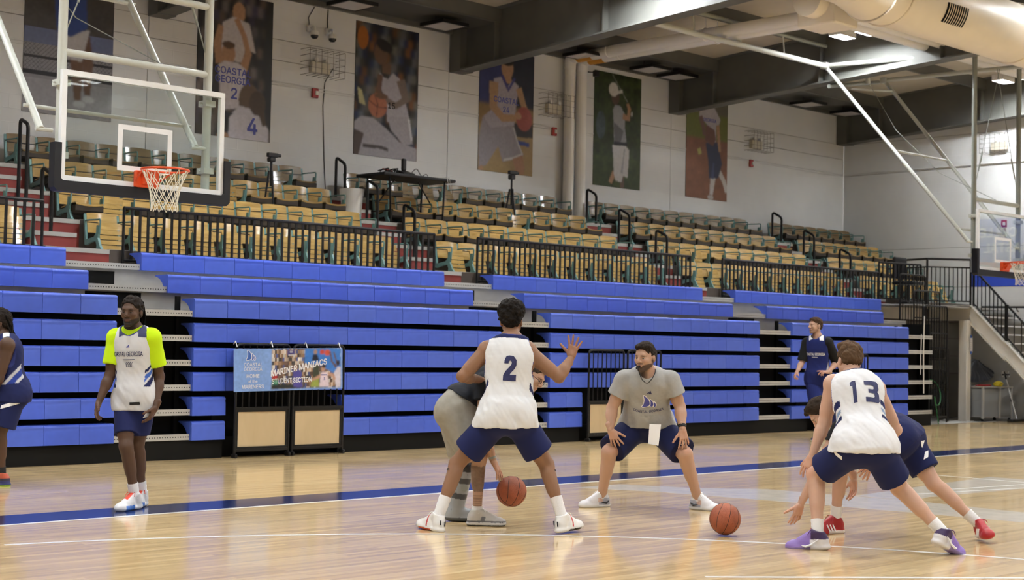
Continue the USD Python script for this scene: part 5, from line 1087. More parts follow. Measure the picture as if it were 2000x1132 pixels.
def hair(t, H, R, s, col, kind, HF, seed=0, name='hair'):
    F = Field(H-.21*s, H+.23*s, .0048); g = lambda a, b, c: H+s*(a*R[0]+b*R[1]+c*R[2]); E = lambda a, b, c, r, **k: ellip(g(a, b, c), np.array(r)*s, R, **k)
    if kind == 'afro':
        F.put(E(0, -.026, .082, (.106, .118, .088)), .02); F.put(E(0, -.066, .015, (.084, .060, .066)), .03); F.put(E(0, .03, .105, (.092, .085, .062)), .02)
        F.put(E(0, .09, -.01, (.09, .06, .065)), .01, 'cut'); amp, fr = .020, 38
    elif kind == 'short':
        F.put(E(0, -.016, .038, (.0785, .100, .0895)), .02); F.put(E(0, .02, .090, (.066, .075, .034)), .03); F.put(E(0, -.05, .0, (.07, .058, .062)), .03)
        F.put(E(0, .116, -.006, (.11, .090, .088)), .012, 'cut'); F.put(E(0, .02, -.07, (.12, .09, .06)), .01, 'cut'); amp, fr = .010, 55
    elif kind == 'messy':
        F.put(E(0, -.018, .046, (.083, .104, .092)), .02); F.put(E(.0, .03, .108, (.075, .08, .04)), .03); F.put(E(0, -.055, .01, (.07, .058, .062)), .03)
        F.put(E(0, .118, -.004, (.11, .088, .088)), .012, 'cut'); F.put(E(0, .03, -.075, (.12, .09, .06)), .01, 'cut'); amp, fr = .016, 40
    else:                                                            # tied-back locks
        F.put(E(0, -.020, .044, (.083, .104, .090)), .02); F.put(E(0, -.07, .0, (.066, .05, .07)), .03); F.put(E(0, .118, -.002, (.11, .086, .088)), .01, 'cut'); amp, fr = .012, 60
    v, f = F.mesh(); n = meshkit.fbm(((v-H)@R.T)*fr*np.array([1, .6, .6]) if kind != 'afro' else v*fr, 3, seed)-.5
    tm = trimesh.Trimesh(v, f, process=False); v = v+tm.vertex_normals*(n*amp*2)[:, None]*s
    C = np.asarray(col)*(1+1.0*n)[:, None]
    m = obj(name, (v, f), MAT['hair_mat'], t, smooth=True, tint=np.clip(C, 0, 1))
    if kind == 'locks':
        r = random.Random(seed+3); ls = []
        for k in range(26):
            a = r.uniform(-1, 1); p = g(a*.07, -.06-.035*(1-a*a), .03+r.uniform(-.04, .05)); L = r.uniform(.16, .30)
            down = np.array([0, 0, -1.0]); q = p-R[1]*.035*s+down*.02
            ls.append(tube(rounded_path([p, q+down*.05, q+down*L*.6-R[1]*r.uniform(-.01, .03)+R[0]*r.uniform(-.02, .02), q+down*L+R[0]*r.uniform(-.03, .03)], .05, 4), .0085, 6))
        obj('locks', ls, MAT['hair_mat'], m, smooth=40, tint=np.tile(np.asarray(col)*.9, (sum(len(x[0]) for x in ls), 1)), label='hanging locks')
    return F

def garment(t, name, J, S, kind, colour, off=.018, hem=-.22, flare=.0, sleeve=.5, neck_r=.075, neck_drop=.05, fold=.006, seed=1, h=.0075, hole=1.0, arm=1.0, label=None, deep_back=.02, over=None, hn=(0, 0, 1)):
    """tank top or t-shirt over the torso; colour(t, lateral, front, armhole distance, neck distance, vertices)"""
    ks = ['hip_a', 'hip_b', 'sh_a', 'sh_b', 'neck']+(['el_a', 'el_b'] if kind == 'tee' else [])
    P = np.array([J[k] for k in ks]+[S.pos(hem)]); F = Field(P.min(0)-.28, P.max(0)+.24, h); N = S.N; R1 = S.frame(1.0)
    cuts = []
    lowest = S.pos(hem); tn = S.frame(0)[2] if hn is None else U(hn)
    F0 = Field(P.min(0)-.28, P.max(0)+.24, h)
    for p in S.prims(np.linspace(hem-.08, .98, 24), lambda q: off+flare*max(0, .45-q)): F.put(p, .03)
    for k in 'ab':
        sh = J['sh_'+k]; out = U(sh-J['sh_'+('b' if k == 'a' else 'a')])
        F.put(cone(N-R1[2]*.035, sh, .050+off*.8, .056+off*.5), .035)
        if kind == 'tee':
            el = J['el_'+k]; e = sh+(el-sh)*sleeve; d = U(el-sh); F.put(ellip(sh, np.array((.07, .068, .072))*arm+off*.4), .03); F.put(cone(sh, e+d*.05, .062*arm+off*.8, .066*arm+off*1.2, [(e, d)]), .025)
        else:
            c = sh+out*.045; lo = c-R1[2]*.15+out*.02; q = cone(c+R1[2]*.03, lo, .072*hole, .066*hole); cuts.append(q); F.put(q, .006, 'cut')
    nk = ellip(N+R1[1]*.035+R1[2]*.03, (neck_r, neck_r+.012, neck_drop+.045), R1); F.put(nk, .006, 'cut')
    nb = ellip(N-R1[1]*.01+R1[2]*.045, (neck_r*.95, neck_r*.9, .045+deep_back), R1); F.put(nb, .006, 'cut')
    X = [F.o[i]+h*np.arange(F.n[i]).reshape([-1 if j == i else 1 for j in range(3)]) for i in range(3)]
    if over is not None:
        G = np.stack(np.broadcast_arrays(*X), -1).reshape(-1, 3); q = np.where(((G < over.o+over.h) | (G > over.o+over.h*(over.n-2))).any(1), .3, ndimage.map_coordinates(over.hip, ((G-over.o)/over.h).T, order=1, mode='nearest')).reshape(F.D.shape)
        F.D = smin(F.D, (q-.012).astype(np.float32), .025)
    F.D = np.maximum(F.D, -((X[0]-lowest[0])*tn[0]+(X[1]-lowest[1])*tn[1]+(X[2]-lowest[2])*tn[2])).astype(np.float32)
    # cloth folds: long soft ridges running with the drop of the cloth, deeper near the hem
    I = np.argwhere(np.abs(F.D) < .03); Q = F.o+h*I; tq = S.coords(Q)
    n = meshkit.fbm(np.stack([tq[:, 1]*11+tq[:, 0]*2, tq[:, 2]*11, tq[:, 0]*4+tq[:, 1]*3], 1), 3, seed)-.5
    F.D[tuple(I.T)] += (n*fold*2.2*np.clip(1.15-tq[:, 0]*.6, .5, 1.4)).astype(np.float32)
    v, f = F.mesh(); tv = S.coords(v)
    da = np.min([c[0](*v.T) for c in cuts], 0) if cuts else np.full(len(v), 9.); dn = np.minimum(nk[0](*v.T), nb[0](*v.T))
    m = obj(name, (v, f), MAT['cloth'], t, smooth=True, tint=colour(tv[:, 0], tv[:, 1], tv[:, 2], da, dn, v), label=label)
    return m, F
def shorts(t, J, S, colour, off=.022, frac=.72, r0=.112, r1=.122, top=.18, seed=2, name='shorts', fold=.006, lab=None, fracs=None):
    P = np.array([J[k] for k in ('hip_a', 'hip_b', 'knee_a', 'knee_b')]); F = Field(P.min(0)-.24, P.max(0)+.28, .0085)
    for p in S.prims(np.linspace(-.10, top, 8), lambda q: off): F.put(p, .03)
    for i, k in enumerate('ab'):
        h, kn = J['hip_'+k], J['knee_'+k]; d = U(kn-h); fr = (fracs or (frac, frac))[i]; e = h+(kn-h)*fr
        F.put(ellip(h-S.frame(.1)[1]*.045, np.array((.1, .1, .105))*S.bulk+off*.6, S.frame(.1)), .04)
    G = Field(F.o, F.o+F.h*(F.n-1), F.h); G.n = F.n; G.D = F.D.copy()
    for k in 'ab': h, kn = J['hip_'+k], J['knee_'+k]; G.put(cone(h, h+(kn-h)*.16, r0, r0), .035)
    F.hip = G.D
    for i, k in enumerate('ab'):
        h, kn = J['hip_'+k], J['knee_'+k]; d = U(kn-h); fr = (fracs or (frac, frac))[i]; e = h+(kn-h)*fr
        F.put(cone(h, e+d*.05, r0, r1, [(e, d)]), .035)
    I = np.argwhere(np.abs(F.D) < .03); Q = F.o+F.h*I; n = meshkit.fbm(Q*np.array([9, 9, 5]), 3, seed)-.5; F.D[tuple(I.T)] += (n*fold*2).astype(np.float32)
    v, f = F.mesh(); C = colour(v) if callable(colour) else np.tile(np.asarray(colour, float), (len(v), 1))
    return obj(name, (v, f), MAT['cloth'], t, smooth=True, tint=C, label=lab), F
def sail_marks(par, F, C, n, up, w, ink, edge=None):
    for q in sail_polys(-.5, 0, 1.0):
        P = smooth_poly(q)*w
        if edge: obj('logo_edge', decal(poly2d(Polygon(P).buffer(w*.05)), F, C, n, up, .0035), edge, par)
        obj('logo_sail', decal(poly2d(Polygon(P)), F, C, n, up, .005), ink, par)

# ================================================================ the eight people (x right, y away from the camera, z up, from each one's root)
A = np.array
TWO = [(.05, .68), (.05, .80), (.18, .97), (.40, 1.0), (.72, .98), (.95, .83), (.96, .62), (.82, .46), (.55, .30), (.50, .23), (.98, .25), (.98, .0), (.0, .0), (.0, .20), (.14, .36), (.45, .55), (.60, .66), (.60, .75), (.48, .80), (.38, .76), (.38, .68)]
ONE = [(-.05, .76), (-.05, .93), (.16, 1), (.42, 1), (.42, 0), (.12, 0), (.12, .76)]
THREE = [(0, 1), (.88, 1), (1, .9), (1, .62), (.88, .52), (1, .42), (1, .1), (.88, 0), (.0, 0), (.0, .22), (.60, .22), (.67, .27), (.67, .38), (.61, .42), (.25, .42), (.25, .60), (.6, .60), (.66, .65), (.66, .74), (.6, .79), (0, .79)]
def block(polys, h, ws):
    out, x = [], 0
    for P, w in zip(polys, ws): out.append(poly2d(Polygon([(x+a*w, b*h-h/2) for a, b in P]))); x += w*1.12
    m = trimesh.util.concatenate(out); v = np.array(m.vertices); v[:, 0] -= (v[:, 0].max()+v[:, 0].min())/2; return trimesh.Trimesh(v, m.faces, process=False)
def joints(d, **over):
    J = {k: A(v, float) for k, v in d.items()}
    for k, v in over.items(): J[k] = A(v, float)
    return J
def person(label, x, y, rz): return thing('person', label, 'person', (x, y, 0), rz)
def side_bands(t, u, w, bands, lim=.115, k=1.0, tr=(.2, .6)):
    """slanted bands on the flanks; bands: (from, to, colour) of the slant phase"""
    ph = t*.53+w*k; out = []
    for a, b, c in bands: out.append(((ph > a) & (ph < b) & (np.abs(u) > lim) & (t > tr[0]) & (t < tr[1]), c))
    return out
def jersey_cols(base, yoke_t, yoke, trim, bands=(), trim_w=.009, lim=.115, k=1.0, neck_w=.012, neck_trim=None, yoke_d=None):
    def fn(t, u, w, da, dn, v):
        C = np.tile(A(base, float), (len(t), 1))
        for m, c in side_bands(t, u, w, bands, lim, k): C[m] = c
        if yoke_t: C[t > yoke_t] = yoke
        if yoke_d: C[(dn < yoke_d) & (t > .7)] = yoke
        C[da < trim_w] = trim; C[(dn < neck_w)] = neck_trim if neck_trim is not None else trim
        return C
    return fn
SK_D, SK_B, SK_L, SK_P = (.080, .042, .026), (.25, .135, .082), (.46, .285, .205), (.52, .325, .245)
BLK_HAIR, BRN_HAIR, DRK_HAIR = (.010, .008, .007), (.085, .052, .030), (.022, .015, .011)
def tint3(*rules, base=(.75, .75, .75)):
    def fn(x, y, z):
        C = np.tile(A(base, float), (len(x), 1))
        for m, c in rules: C[m(x, y, z)] = c
        return C
    return fn
SOLE = lambda h: (lambda x, y, z: z < h)

# ---- player 2, seen from behind, arm raised
t = person('person in a white jersey numbered 2, back turned, right palm raised', 7.868, 8.186, -.7625)
J = joints(dict(head=(.064, .15, 1.592), neck=(.066, .09, 1.452), sh_a=(-.118, .07, 1.366), sh_b=(.185, .07, 1.366), el_a=(-.300, .05, 1.165), wr_a=(-.165, .26, 1.135), el_b=(.432, .08, 1.172), wr_b=(.525, .17, 1.318), hip_a=(-.040, -.02, .845), hip_b=(.125, -.02, .845), knee_a=(-.330, .08, .500), knee_b=(.348, .08, .508), ank_a=(-.462, 0, .098), ank_b=(.472, 0, .112)))
S = Spine(J, (0, 1, 0), 1.08); R = head_frame(J['head'], (.12, 1, -.04), (0, .05, 1))
body(t, J, S, None, SK_B, R, [(J['wr_b'], (.22, .10, 1), (.15, 1, -.1), 1, dict(curl=(.05, .04, .04, .05), spread=.26, tcurl=.0, tout=.95)), (J['wr_a'], (.8, .5, .05), (0, .3, -1), -1, dict())], arm_r=1.06, leg_r=1.04, head_kw=dict(brow=(.02, .012, .01)))
hair(t, J['head'], R, 1.0, BLK_HAIR, 'afro', None, 4)
sm, sf = shorts(t, J, S, NAVY, off=.026, fracs=(.72, .72), r0=.115, r1=.122, seed=3)
jm, jf = garment(t, 'jersey', J, S, 'tank', jersey_cols((.63, .64, .66), .985, NAVY, (.05, .06, .30), [(.12, .17, NAVY)], yoke_d=.036, lim=.155), off=.020, hem=-.09, flare=.05, neck_drop=.03, fold=.013, seed=11, over=sf, deep_back=.0)
obj('number', decal(block([TWO], .190, [.10]), jf, S.pos(.60), -S.frame(.6)[1], S.frame(.6)[2]), MAT['navy_ink'], jm, label='navy number 2')
for s in (-1, 1): obj('side_mark', decal(poly2d([(-.02, -.025), (.012, -.03), (.03, .02), (-.01, .03)]), sf, S.pos(.02)+A([s*.13, 0, -.02]), (s*.8, -.7, .1), (0, 0, 1)), MAT['white_ink'], sm, label='white side mark')
for k, s in (('a', -1), ('b', 1)):
    an, kn = J['ank_'+k], J['knee_'+k]; fw = A([s*.62, .75, 0])
    knit(t, an+(kn-an)*.40, an+A([0, 0, .0]), .047, .042, MAT['sock_white']); knit(t, kn+(an-kn)*.13, kn+(an-kn)*.16, .0575, .0565, MAT['sock_black'], 'knee_band')
    def mk(F, g, m, f, sd, up):
        obj('heel_tab', [beam(g(.0, -.012, .05), g(.0, -.012, .085), .022, .008), beam(g(.02, .025, .06), g(.02, .025, .09), .02, .008)], MAT['sock_black'], m)
    sole = tint3((SOLE(.028), (.72, .72, .73)), (lambda x, y, z: (z < .016) & (x > .35) & (x < .8), (.55, .08, .03) if k == 'a' else (.02, .02, .02)), (lambda x, y, z: (np.abs(x-.5) < .025) & (z > .03), (.5, .05, .05)), base=(.74, .73, .72))
    shoe(t, an, fw, (s*-.10, .0, 1), sole, 1.05, MAT['lace_white'], 'white basketball shoe', extra=mk)

# ---- bent dribbler behind player 2
t = person('person bent over dribbling behind player 2, grey shorts and walking boot', 8.050, 8.636, -.7471)
J = joints(dict(head=(.415, .0, 1.165), neck=(.292, .05, 1.192), sh_a=(.05, -.13, 1.110), sh_b=(.191, .22, 1.138), el_a=(.035, -.17, .838), wr_a=(.12, -.12, .514), el_b=(.215, .28, .884), wr_b=(.32, .2, .722), hip_a=(-.190, -.09, .868), hip_b=(-.180, .10, .877), knee_a=(.015, -.10, .530), knee_b=(-.085, .16, .515), ank_a=(.005, -.06, .098), ank_b=(-.140, .2, .11), waist=(.02, .03, 1.09)))
S = Spine(J, (.5, 0, -.85), .98); R = head_frame(J['head'], (.80, -.45, -.52), (.45, .1, .85))
def tattoo(v, C):
    a, b = J['ank_a'], J['knee_a']; d = b-a; tt = ((v-a)@d)/(d@d); near = np.linalg.norm(v-(a+tt[:, None]*d), axis=1) < .075
    n = meshkit.fbm(v*70, 3, 9); q1 = near & (tt > .40) & (tt < .86) & (v[:, 1] < -.085); C[q1] = (C[q1]*.42+np.array([.02, .022, .022]))*(.75+.6*n[q1])[:, None]; q2 = near & (tt > .12) & (tt < .34) & (v[:, 1] < -.08) & (np.sin(v[:, 2]*330) > .1); C[q2] *= .6
body(t, J, S, None, SK_L, R, [(J['wr_a'], (.065, .01, -.125), (-.75, .35, -.42), 1, dict(curl=(.12, .12, .15, .2), spread=.18)), (J['wr_b'], (.3, -.1, -.8), (-.5, 0, -.2), -1, dict())], tat=tattoo, head_kw=dict(brow=DRK_HAIR))
hair(t, J['head'], R, 1.0, (.05, .035, .025), 'short', None, 5)
e = lambda a, b, c: J['head']+a*R[0]+b*R[1]+c*R[2]
obj('glasses', [tube([e(s*.031+.021*math.cos(q), .099, -.003+.016*math.sin(q)) for q in np.linspace(0, 2*math.pi, 15)], .0022, 5) for s in (-1, 1)]+[tube([e(s*.052, .098, .002), e(s*.074, .05, .004), e(s*.078, -.005, .004)], .0022, 5) for s in (-1, 1)]+[tube([e(-.01, .1, 0), e(.01, .1, 0)], .002, 5)], MAT['plastic_black'], t, label='dark framed glasses')
sm, sf = shorts(t, J, S, lambda v: np.tile(A([.30, .285, .25]), (len(v), 1))*(1+.25*(meshkit.fbm(v*30, 3, 2)-.5))[:, None], off=.03, frac=.92, r0=.150, r1=.142, seed=22, top=.22, fold=.012, lab='light grey sweat shorts')
garment(t, 't_shirt', J, S, 'tee', lambda tt, u, w, da, dn, v: np.tile(A([.016, .018, .024]), (len(tt), 1)), off=.018, hem=.20, hn=None, sleeve=.50, fold=.008, seed=21, over=sf, arm=1.0)
knit(t, J['wr_a']+(J['el_a']-J['wr_a'])*.10, J['wr_a']+(J['el_a']-J['wr_a'])*.05, .031, .030, MAT['hoop_pipe_grey'], 'bracelet')
an = J['ank_a']; knit(t, an+A([0, 0, .055]), an, .045, .042, MAT['sock_white'])
shoe(t, an, (1, .02, 0), (0, 0, 1), tint3((SOLE(.030), (.62, .62, .62)), (lambda x, y, z: z < .012, (.03, .03, .03)), (lambda x, y, z: (z > .034) & (z < .075) & (np.abs(x-.35-z) < .05), (.14, .14, .15)), (lambda x, y, z: (z > .03) & (z < .042), (.12, .12, .13)), base=(.52, .51, .50)), 1.03, MAT['lace_white'], 'silver running shoe')
# walking boot
an, kn = J['ank_b'], J['knee_b']; d = U(kn-an); F = Field(np.minimum(an, kn)-.25, np.maximum(an, kn)+.28, .006); cl = [(A([0, 0, .006]), A([0, 0, -1.]))]
F.put(cone(an-A([.02, 0, .0]), an+d*.33, .062, .072), .02); F.put(cone(an+A([-.05, 0, -.05]), an+A([.14, 0, -.06]), .055, .046, cl), .03)
F.put(ellip(an+A([.05, 0, -.085]), (.17, .058, .03), clip=cl), .02)
def boot_c(v):
    q = (v-an)@d; C = np.tile(A([.30, .32, .34]), (len(v), 1)); C[(np.abs(q-.10) < .022) | (np.abs(q-.225) < .022)] = (.06, .065, .075); C[q > .30] = (.03, .03, .035); C[v[:, 2] < .035] = (.07, .075, .08); n = meshkit.fbm(v*40, 2, 8); C[(n > .78) & (q > -.02)] *= .35; return C
v, f = F.mesh(); bm = obj('walking_boot', (v, f), MAT['shoe_mat'], t, smooth=True, tint=boot_c(v), label='grey orthopaedic walking boot')
obj('boot_dial', lathe([(0, .012), (.022, .010), (.026, 0), (0, 0)], 16, (0, 0, 0)) if False else tube([an+d*.165+A([.02, -.066, 0]), an+d*.165+A([.02, -.078, 0])], .026, 16), MAT['hoop_pipe_grey'], bm)

# ---- the coach
t = person('person in a grey t-shirt crouching with hands on thighs and a whistle', 10.116, 8.630, -.8621)
J = joints(dict(head=(-.058, -.25, 1.325), neck=(-.036, -.17, 1.192), sh_a=(-.235, -.13, 1.120), sh_b=(.160, -.13, 1.126), el_a=(-.338, -.10, .876), wr_a=(-.348, -.20, .694), el_b=(.252, -.10, .898), wr_b=(.274, -.20, .714), hip_a=(-.122, .14, .710), hip_b=(.060, .14, .712), knee_a=(-.357, -.14, .490), knee_b=(.300, -.14, .490), ank_a=(-.417, 0, .096), ank_b=(.421, 0, .098)))
S = Spine(J, (-.1, -1, -.25), 1.13, .05); R = head_frame(J['head'], (-.50, -.86, -.10), (0, -.05, 1))
_, HF = body(t, J, S, None, SK_L, R, [(J['wr_a'], (.40, -.10, -.9), (.25, .75, -.45), 1, dict(curl=(.22, .22, .25, .3), spread=.22)), (J['wr_b'], (.15, -.18, -.9), (-.25, .75, -.35), -1, dict(curl=(.22, .22, .25, .3), spread=.2))], arm_r=1.14, leg_r=1.18, jaw=1.07, hs=1.04, head_kw=dict(brow=DRK_HAIR, beard=(.03, .018, .012), beard_amt=.88))
hair(t, J['head'], R, 1.04, DRK_HAIR, 'short', None, 6)
gy = lambda tt, u, w, da, dn, v: np.tile(A([.345, .345, .335]), (len(tt), 1))*(1+.12*(meshkit.fbm(v*60, 2, 3)-.5))[:, None]
sm, sf = shorts(t, J, S, (.011, .015, .062), off=.03, fracs=(.90, .90), r0=.128, r1=.126, seed=33)
jm, jf = garment(t, 't_shirt', J, S, 'tee', gy, off=.022, hem=-.02, flare=.05, sleeve=.56, neck_r=.066, neck_drop=.02, fold=.010, seed=31, over=sf, arm=1.04)
fn, up = S.frame(.6)[1], S.frame(.6)[2]; c = S.pos(.62)+S.frame(.6)[0]*.01
m = mark2d(); m = trimesh.Trimesh(m.vertices*.030, m.faces, process=False)
obj('logo', decal(m, jf, S.pos(.80)+S.frame(.6)[0]*.02, fn, up), MAT['navy_ink'], jm, label='navy three-bar sports mark')
sail_marks(jm, jf, S.pos(.56)+S.frame(.6)[0]*.01, fn, up, .125, MAT['jersey_blue_ink'], MAT['white_ink'])
obj('lettering', decal(text2d('COASTAL GEORGIA', .020, True, 1.0), jf, S.pos(.50)+S.frame(.6)[0]*.01, fn, up), MAT['navy_ink'], jm); obj('lettering', decal(text2d('BASKETBALL', .012, False, 1.3), jf, S.pos(.43)+S.frame(.6)[0]*.01, fn, up), MAT['hoop_pipe_grey'], jm)
obj('side_mark', decal(poly2d([(-.022, -.015), (.022, -.015), (.012, .02)]), sf, J['knee_b']+(J['hip_b']-J['knee_b'])*.27, (.35, -.8, .3), (0, 0, 1)), MAT['white_ink'], sm)
q = obj('paper', prism([(-.055, -.15), (.035, -.165), (.055, .02), (-.045, .02)], -.001, .001, 'y'), MAT['white_ink'], t, label='white paper tucked in the waistband'); 
vv = np.array(UsdGeom.Mesh(q).GetPointsAttr().Get()); UsdGeom.Mesh(q).GetPointsAttr().Set(Vt.Vec3fArray.FromNumpy((vv+A([.035, -.175, .725])).astype(np.float32)))
e = lambda a, b, c: J['head']+1.04*(a*R[0]+b*R[1]+c*R[2])
obj('whistle', [tube([e(0, .088, -.068), e(0, .128, -.070)], .009, 10), tube([e(-.009, .125, -.076), e(.009, .125, -.076)], .014, 12)], MAT['plastic_black'], t)
obj('lanyard', [tube(rounded_path([e(0, .120, -.085), e(-.02, .11, -.15), S.N+A([-.045, -.165, -.06]), S.N+A([.0, -.172, -.10]), S.N+A([.05, -.15, -.04]), S.N+A([.075, -.075, .02]), S.N+A([.05, .02, .055])], .05, 4), .004, 6)], MAT['plastic_black'], t)
w, el = J['wr_b'], J['el_b']; knit(t, w+(el-w)*.17, w+(el-w)*.04, .037, .035, MAT['plastic_black'], 'watch')
for k, s in (('a', -1), ('b', 1)):
    an = J['ank_'+k]; knit(t, an+A([0, 0, .05]), an-A([0, 0, .02]), .043, .041, MAT['sock_white'])
    def sw(F, g, m, f, sd, up, s=s):
        obj('side_mark', tube([g(.12, s*.0, .055) if False else g(.10, -s*.045, .060), g(.2, -s*.049, .042), g(.34, -s*.047, .05)], [.004, .010, .003], 6), MAT['plastic_black'], m, label='dark curved side mark')
    shoe(t, an, (s*.86, -.5, 0), (0, 0, 1), tint3((SOLE(.026), (.66, .67, .70)), (lambda x, y, z: (x < .42) & (z > .026) & (z < .085), (.34, .35, .42)), (lambda x, y, z: (x > .28) & (x < .44) & (z > .05) & (z < .085), (.60, .42, .36)), base=(.66, .66, .70)), 1.02, MAT['lace_white'], 'white and grey basketball shoe', extra=sw)

# ---- player 13, seen from behind
t = person('person in a white jersey numbered 13, crouching with back turned', 9.244, 5.884, -1.0020)
J = joints(dict(head=(-.132, .30, 1.338), neck=(-.085, .20, 1.228), sh_a=(-.240, .17, 1.172), sh_b=(.062, .19, 1.138), el_a=(-.297, .20, .900), wr_a=(-.380, .17, .655), el_b=(.205, .30, .850), wr_b=(.040, .46, .625), hip_a=(-.100, -.07, .725), hip_b=(.075, -.07, .715), knee_a=(-.355, .13, .515), knee_b=(.232, .10, .450), ank_a=(-.330, 0, .100), ank_b=(.535, .04, .150)))
S = Spine(J, (-.2, 1, -.5), 1.04); R = head_frame(J['head'], (-.45, .86, -.16), (.05, .2, 1))
body(t, J, S, None, SK_P, R, [(J['wr_a'], (-.07, -.01, -.15), (.6, .7, -.2), -1, dict(curl=(.2, .22, .26, .3), spread=.16)), (J['wr_b'], (-.073, .02, -.165), (-.3, .9, .1), 1, dict(curl=(.15, .18, .2, .2)))], arm_r=1.05, leg_r=1.12, head_kw=dict(brow=BRN_HAIR))
hair(t, J['head'], R, 1.03, BRN_HAIR, 'messy', None, 7)
sm, sf = shorts(t, J, S, NAVY, off=.026, fracs=(.76, .76), r0=.118, r1=.118, seed=43)
jm, jf = garment(t, 'jersey', J, S, 'tank', jersey_cols((.66, .67, .70), None, NAVY, (.05, .06, .30), [(.13, .17, NAVY), (.19, .215, (.22, .30, .46)), (.235, .28, NAVY)], lim=.14, k=.5, neck_w=.030, neck_trim=NAVY), off=.018, hem=-.03, flare=.10, neck_drop=.03, fold=.013, seed=41, over=sf, deep_back=-.005)
obj('number', decal(block([ONE, THREE], .165, [.085, .10]), jf, S.pos(.67)+S.frame(.67)[0]*.035, -S.frame(.67)[1], S.frame(.67)[2]), MAT['navy_ink'], jm, label='navy number 13')
obj('side_mark', decal(poly2d([(-.05, .03), (-.03, -.0), (.03, -.035), (.04, -.01), (.0, .01)]), sf, S.pos(-.08)+A([-.14, -.02, -.0]), (-.65, -.8, .1), (0, 0, 1)), MAT['white_ink'], sm, label='white side mark'); obj('side_panel', decal(poly2d([(-.05, .035), (.05, .02), (.055, .06), (-.03, .075)]), sf, S.pos(-.08)+A([-.14, -.02, -.0]), (-.65, -.8, .1), (0, 0, 1), .003), MAT['sail_ink'], sm)
def purple(swap): return tint3((SOLE(.024), (.30, .24, .52)), (lambda x, y, z: (x < .42) & (z < .075), (.66, .65, .68)), (lambda x, y, z: (x < .40) & (z >= .075), (.045, .025, .09)), (lambda x, y, z: (x >= .42) & (z < .02), (.22, .17, .42)), base=(.25, .16, .48))
for k, fw, up in (('a', (-.97, .10, -.06), (-.06, 0, 1)), ('b', (.60, .55, -.42), (.25, .25, .9))):
    an, kn = J['ank_'+k], J['knee_'+k]; knit(t, an+(kn-an)*.26, an, .046, .042, MAT['sock_white'])
    def sw(F, g, m, f, sd, up, k=k):
        y = .046
        for s in (-1, 1): obj('side_mark', tube([g(.62, s*.040, .036), g(.52, s*.050, .028), g(.40, s*.049, .040), g(.22, s*.047, .078)], [.003, .010, .008, .003], 6), MAT['white_ink'], m, label='white curved side mark')
    shoe(t, an, fw, up, purple(k), 1.06, MAT['lace_purple'], 'purple and white basketball shoe', extra=sw)

# ---- navy player bent low beyond player 13
t = person('person in navy with red shoes bent low beyond player 13', 10.244, 6.161, -1.0277)
J = joints(dict(head=(-.640, -.02, .925), neck=(-.512, 0, .862), sh_a=(-.490, -.17, .807), sh_b=(-.465, .17, .84), el_a=(-.628, -.22, .560), wr_a=(-.782, -.22, .240), el_b=(-.483, .25, .602), wr_b=(-.404, .25, .407), hip_a=(-.085, -.09, .730), hip_b=(-.005, .09, .725), knee_a=(-.500, -.05, .520), knee_b=(.200, .02, .415), ank_a=(-.531, 0, .098), ank_b=(.535, 0, .120), waist=(-.27, 0, .880)))
S = Spine(J, (-.25, 0, -1), 1.0); R = head_frame(J['head'], (-.60, -.12, -.78), (-.75, .05, .62))
body(t, J, S, None, SK_P, R, [(J['wr_a'], (-.05, 0, -.17), (-.5, .7, .2), -1, dict(curl=(.1, .15, .2, .3), spread=.16)), (J['wr_b'], (0, 0, -1), (-.7, -.6, 0), 1, dict())], leg_r=1.02, head_kw=dict(brow=DRK_HAIR))
hair(t, J['head'], R, 1.03, (.03, .02, .014), 'short', None, 8)
garment(t, 'undershirt', J, S, 'tee', lambda tt, u, w, da, dn, v: np.tile(A([.012, .012, .013]), (len(tt), 1)), off=.010, hem=.1, hn=None, sleeve=.42, neck_r=.066, fold=.004, seed=50)
sm, sf = shorts(t, J, S, NAVY, off=.028, fracs=(.72, .70), r0=.12, r1=.115, seed=53)
jm, jf = garment(t, 'jersey', J, S, 'tank', jersey_cols(NAVY, None, NAVY, NAVY, [(.0, .05, (.5, .5, .55))], lim=.12), off=.024, hem=-.10, hn=None, flare=.03, fold=.009, seed=51, over=sf)
obj('side_mark', decal(poly2d([(-.02, -.06), (.02, -.05), (.012, .06), (-.015, .05)]), jf, S.pos(.2), (.25, -.95, .3), (0, 0, 1)), MAT['white_ink'], jm, label='white side mark')
for C_, P_ in ((A([.10, 0, .70]), [(-.02, .03), (.03, .04), (.0, -.02)]), (A([.12, 0, .62]), [(-.02, -.03), (.02, -.01), (.035, .045), (-.0, .03)])): obj('side_mark', decal(poly2d(P_), sf, C_, (.35, -.9, .15), (0, 0, 1)), MAT['white_ink'], sm, label='white side mark')
red = tint3((SOLE(.026), (.40, .02, .025)), (lambda x, y, z: (z < .030) & (x < .55) & (z > .006), (.72, .68, .68)), base=(.36, .018, .025))
for k, fw, up in (('a', (-.75, -.62, 0), (0, 0, 1)), ('b', (.25, -.95, -.10), (-.25, .05, 1))):
    an, kn = J['ank_'+k], J['knee_'+k]; knit(t, an+(kn-an)*.28, an, .045, .041, MAT['sock_white'])
    def st(F, g, m, f, sd, up):
        for s in (-1, 1):
            for q in range(3): obj('stripe', tube([g(.36+.085*q, s*.047, .026), g(.43+.085*q, s*.036, .075)], .0055, 6), MAT['white_ink'], m, label='white stripe')
    shoe(t, an, fw, up, red, 1.04, MAT['alarm_red'], 'red basketball shoe', extra=st)

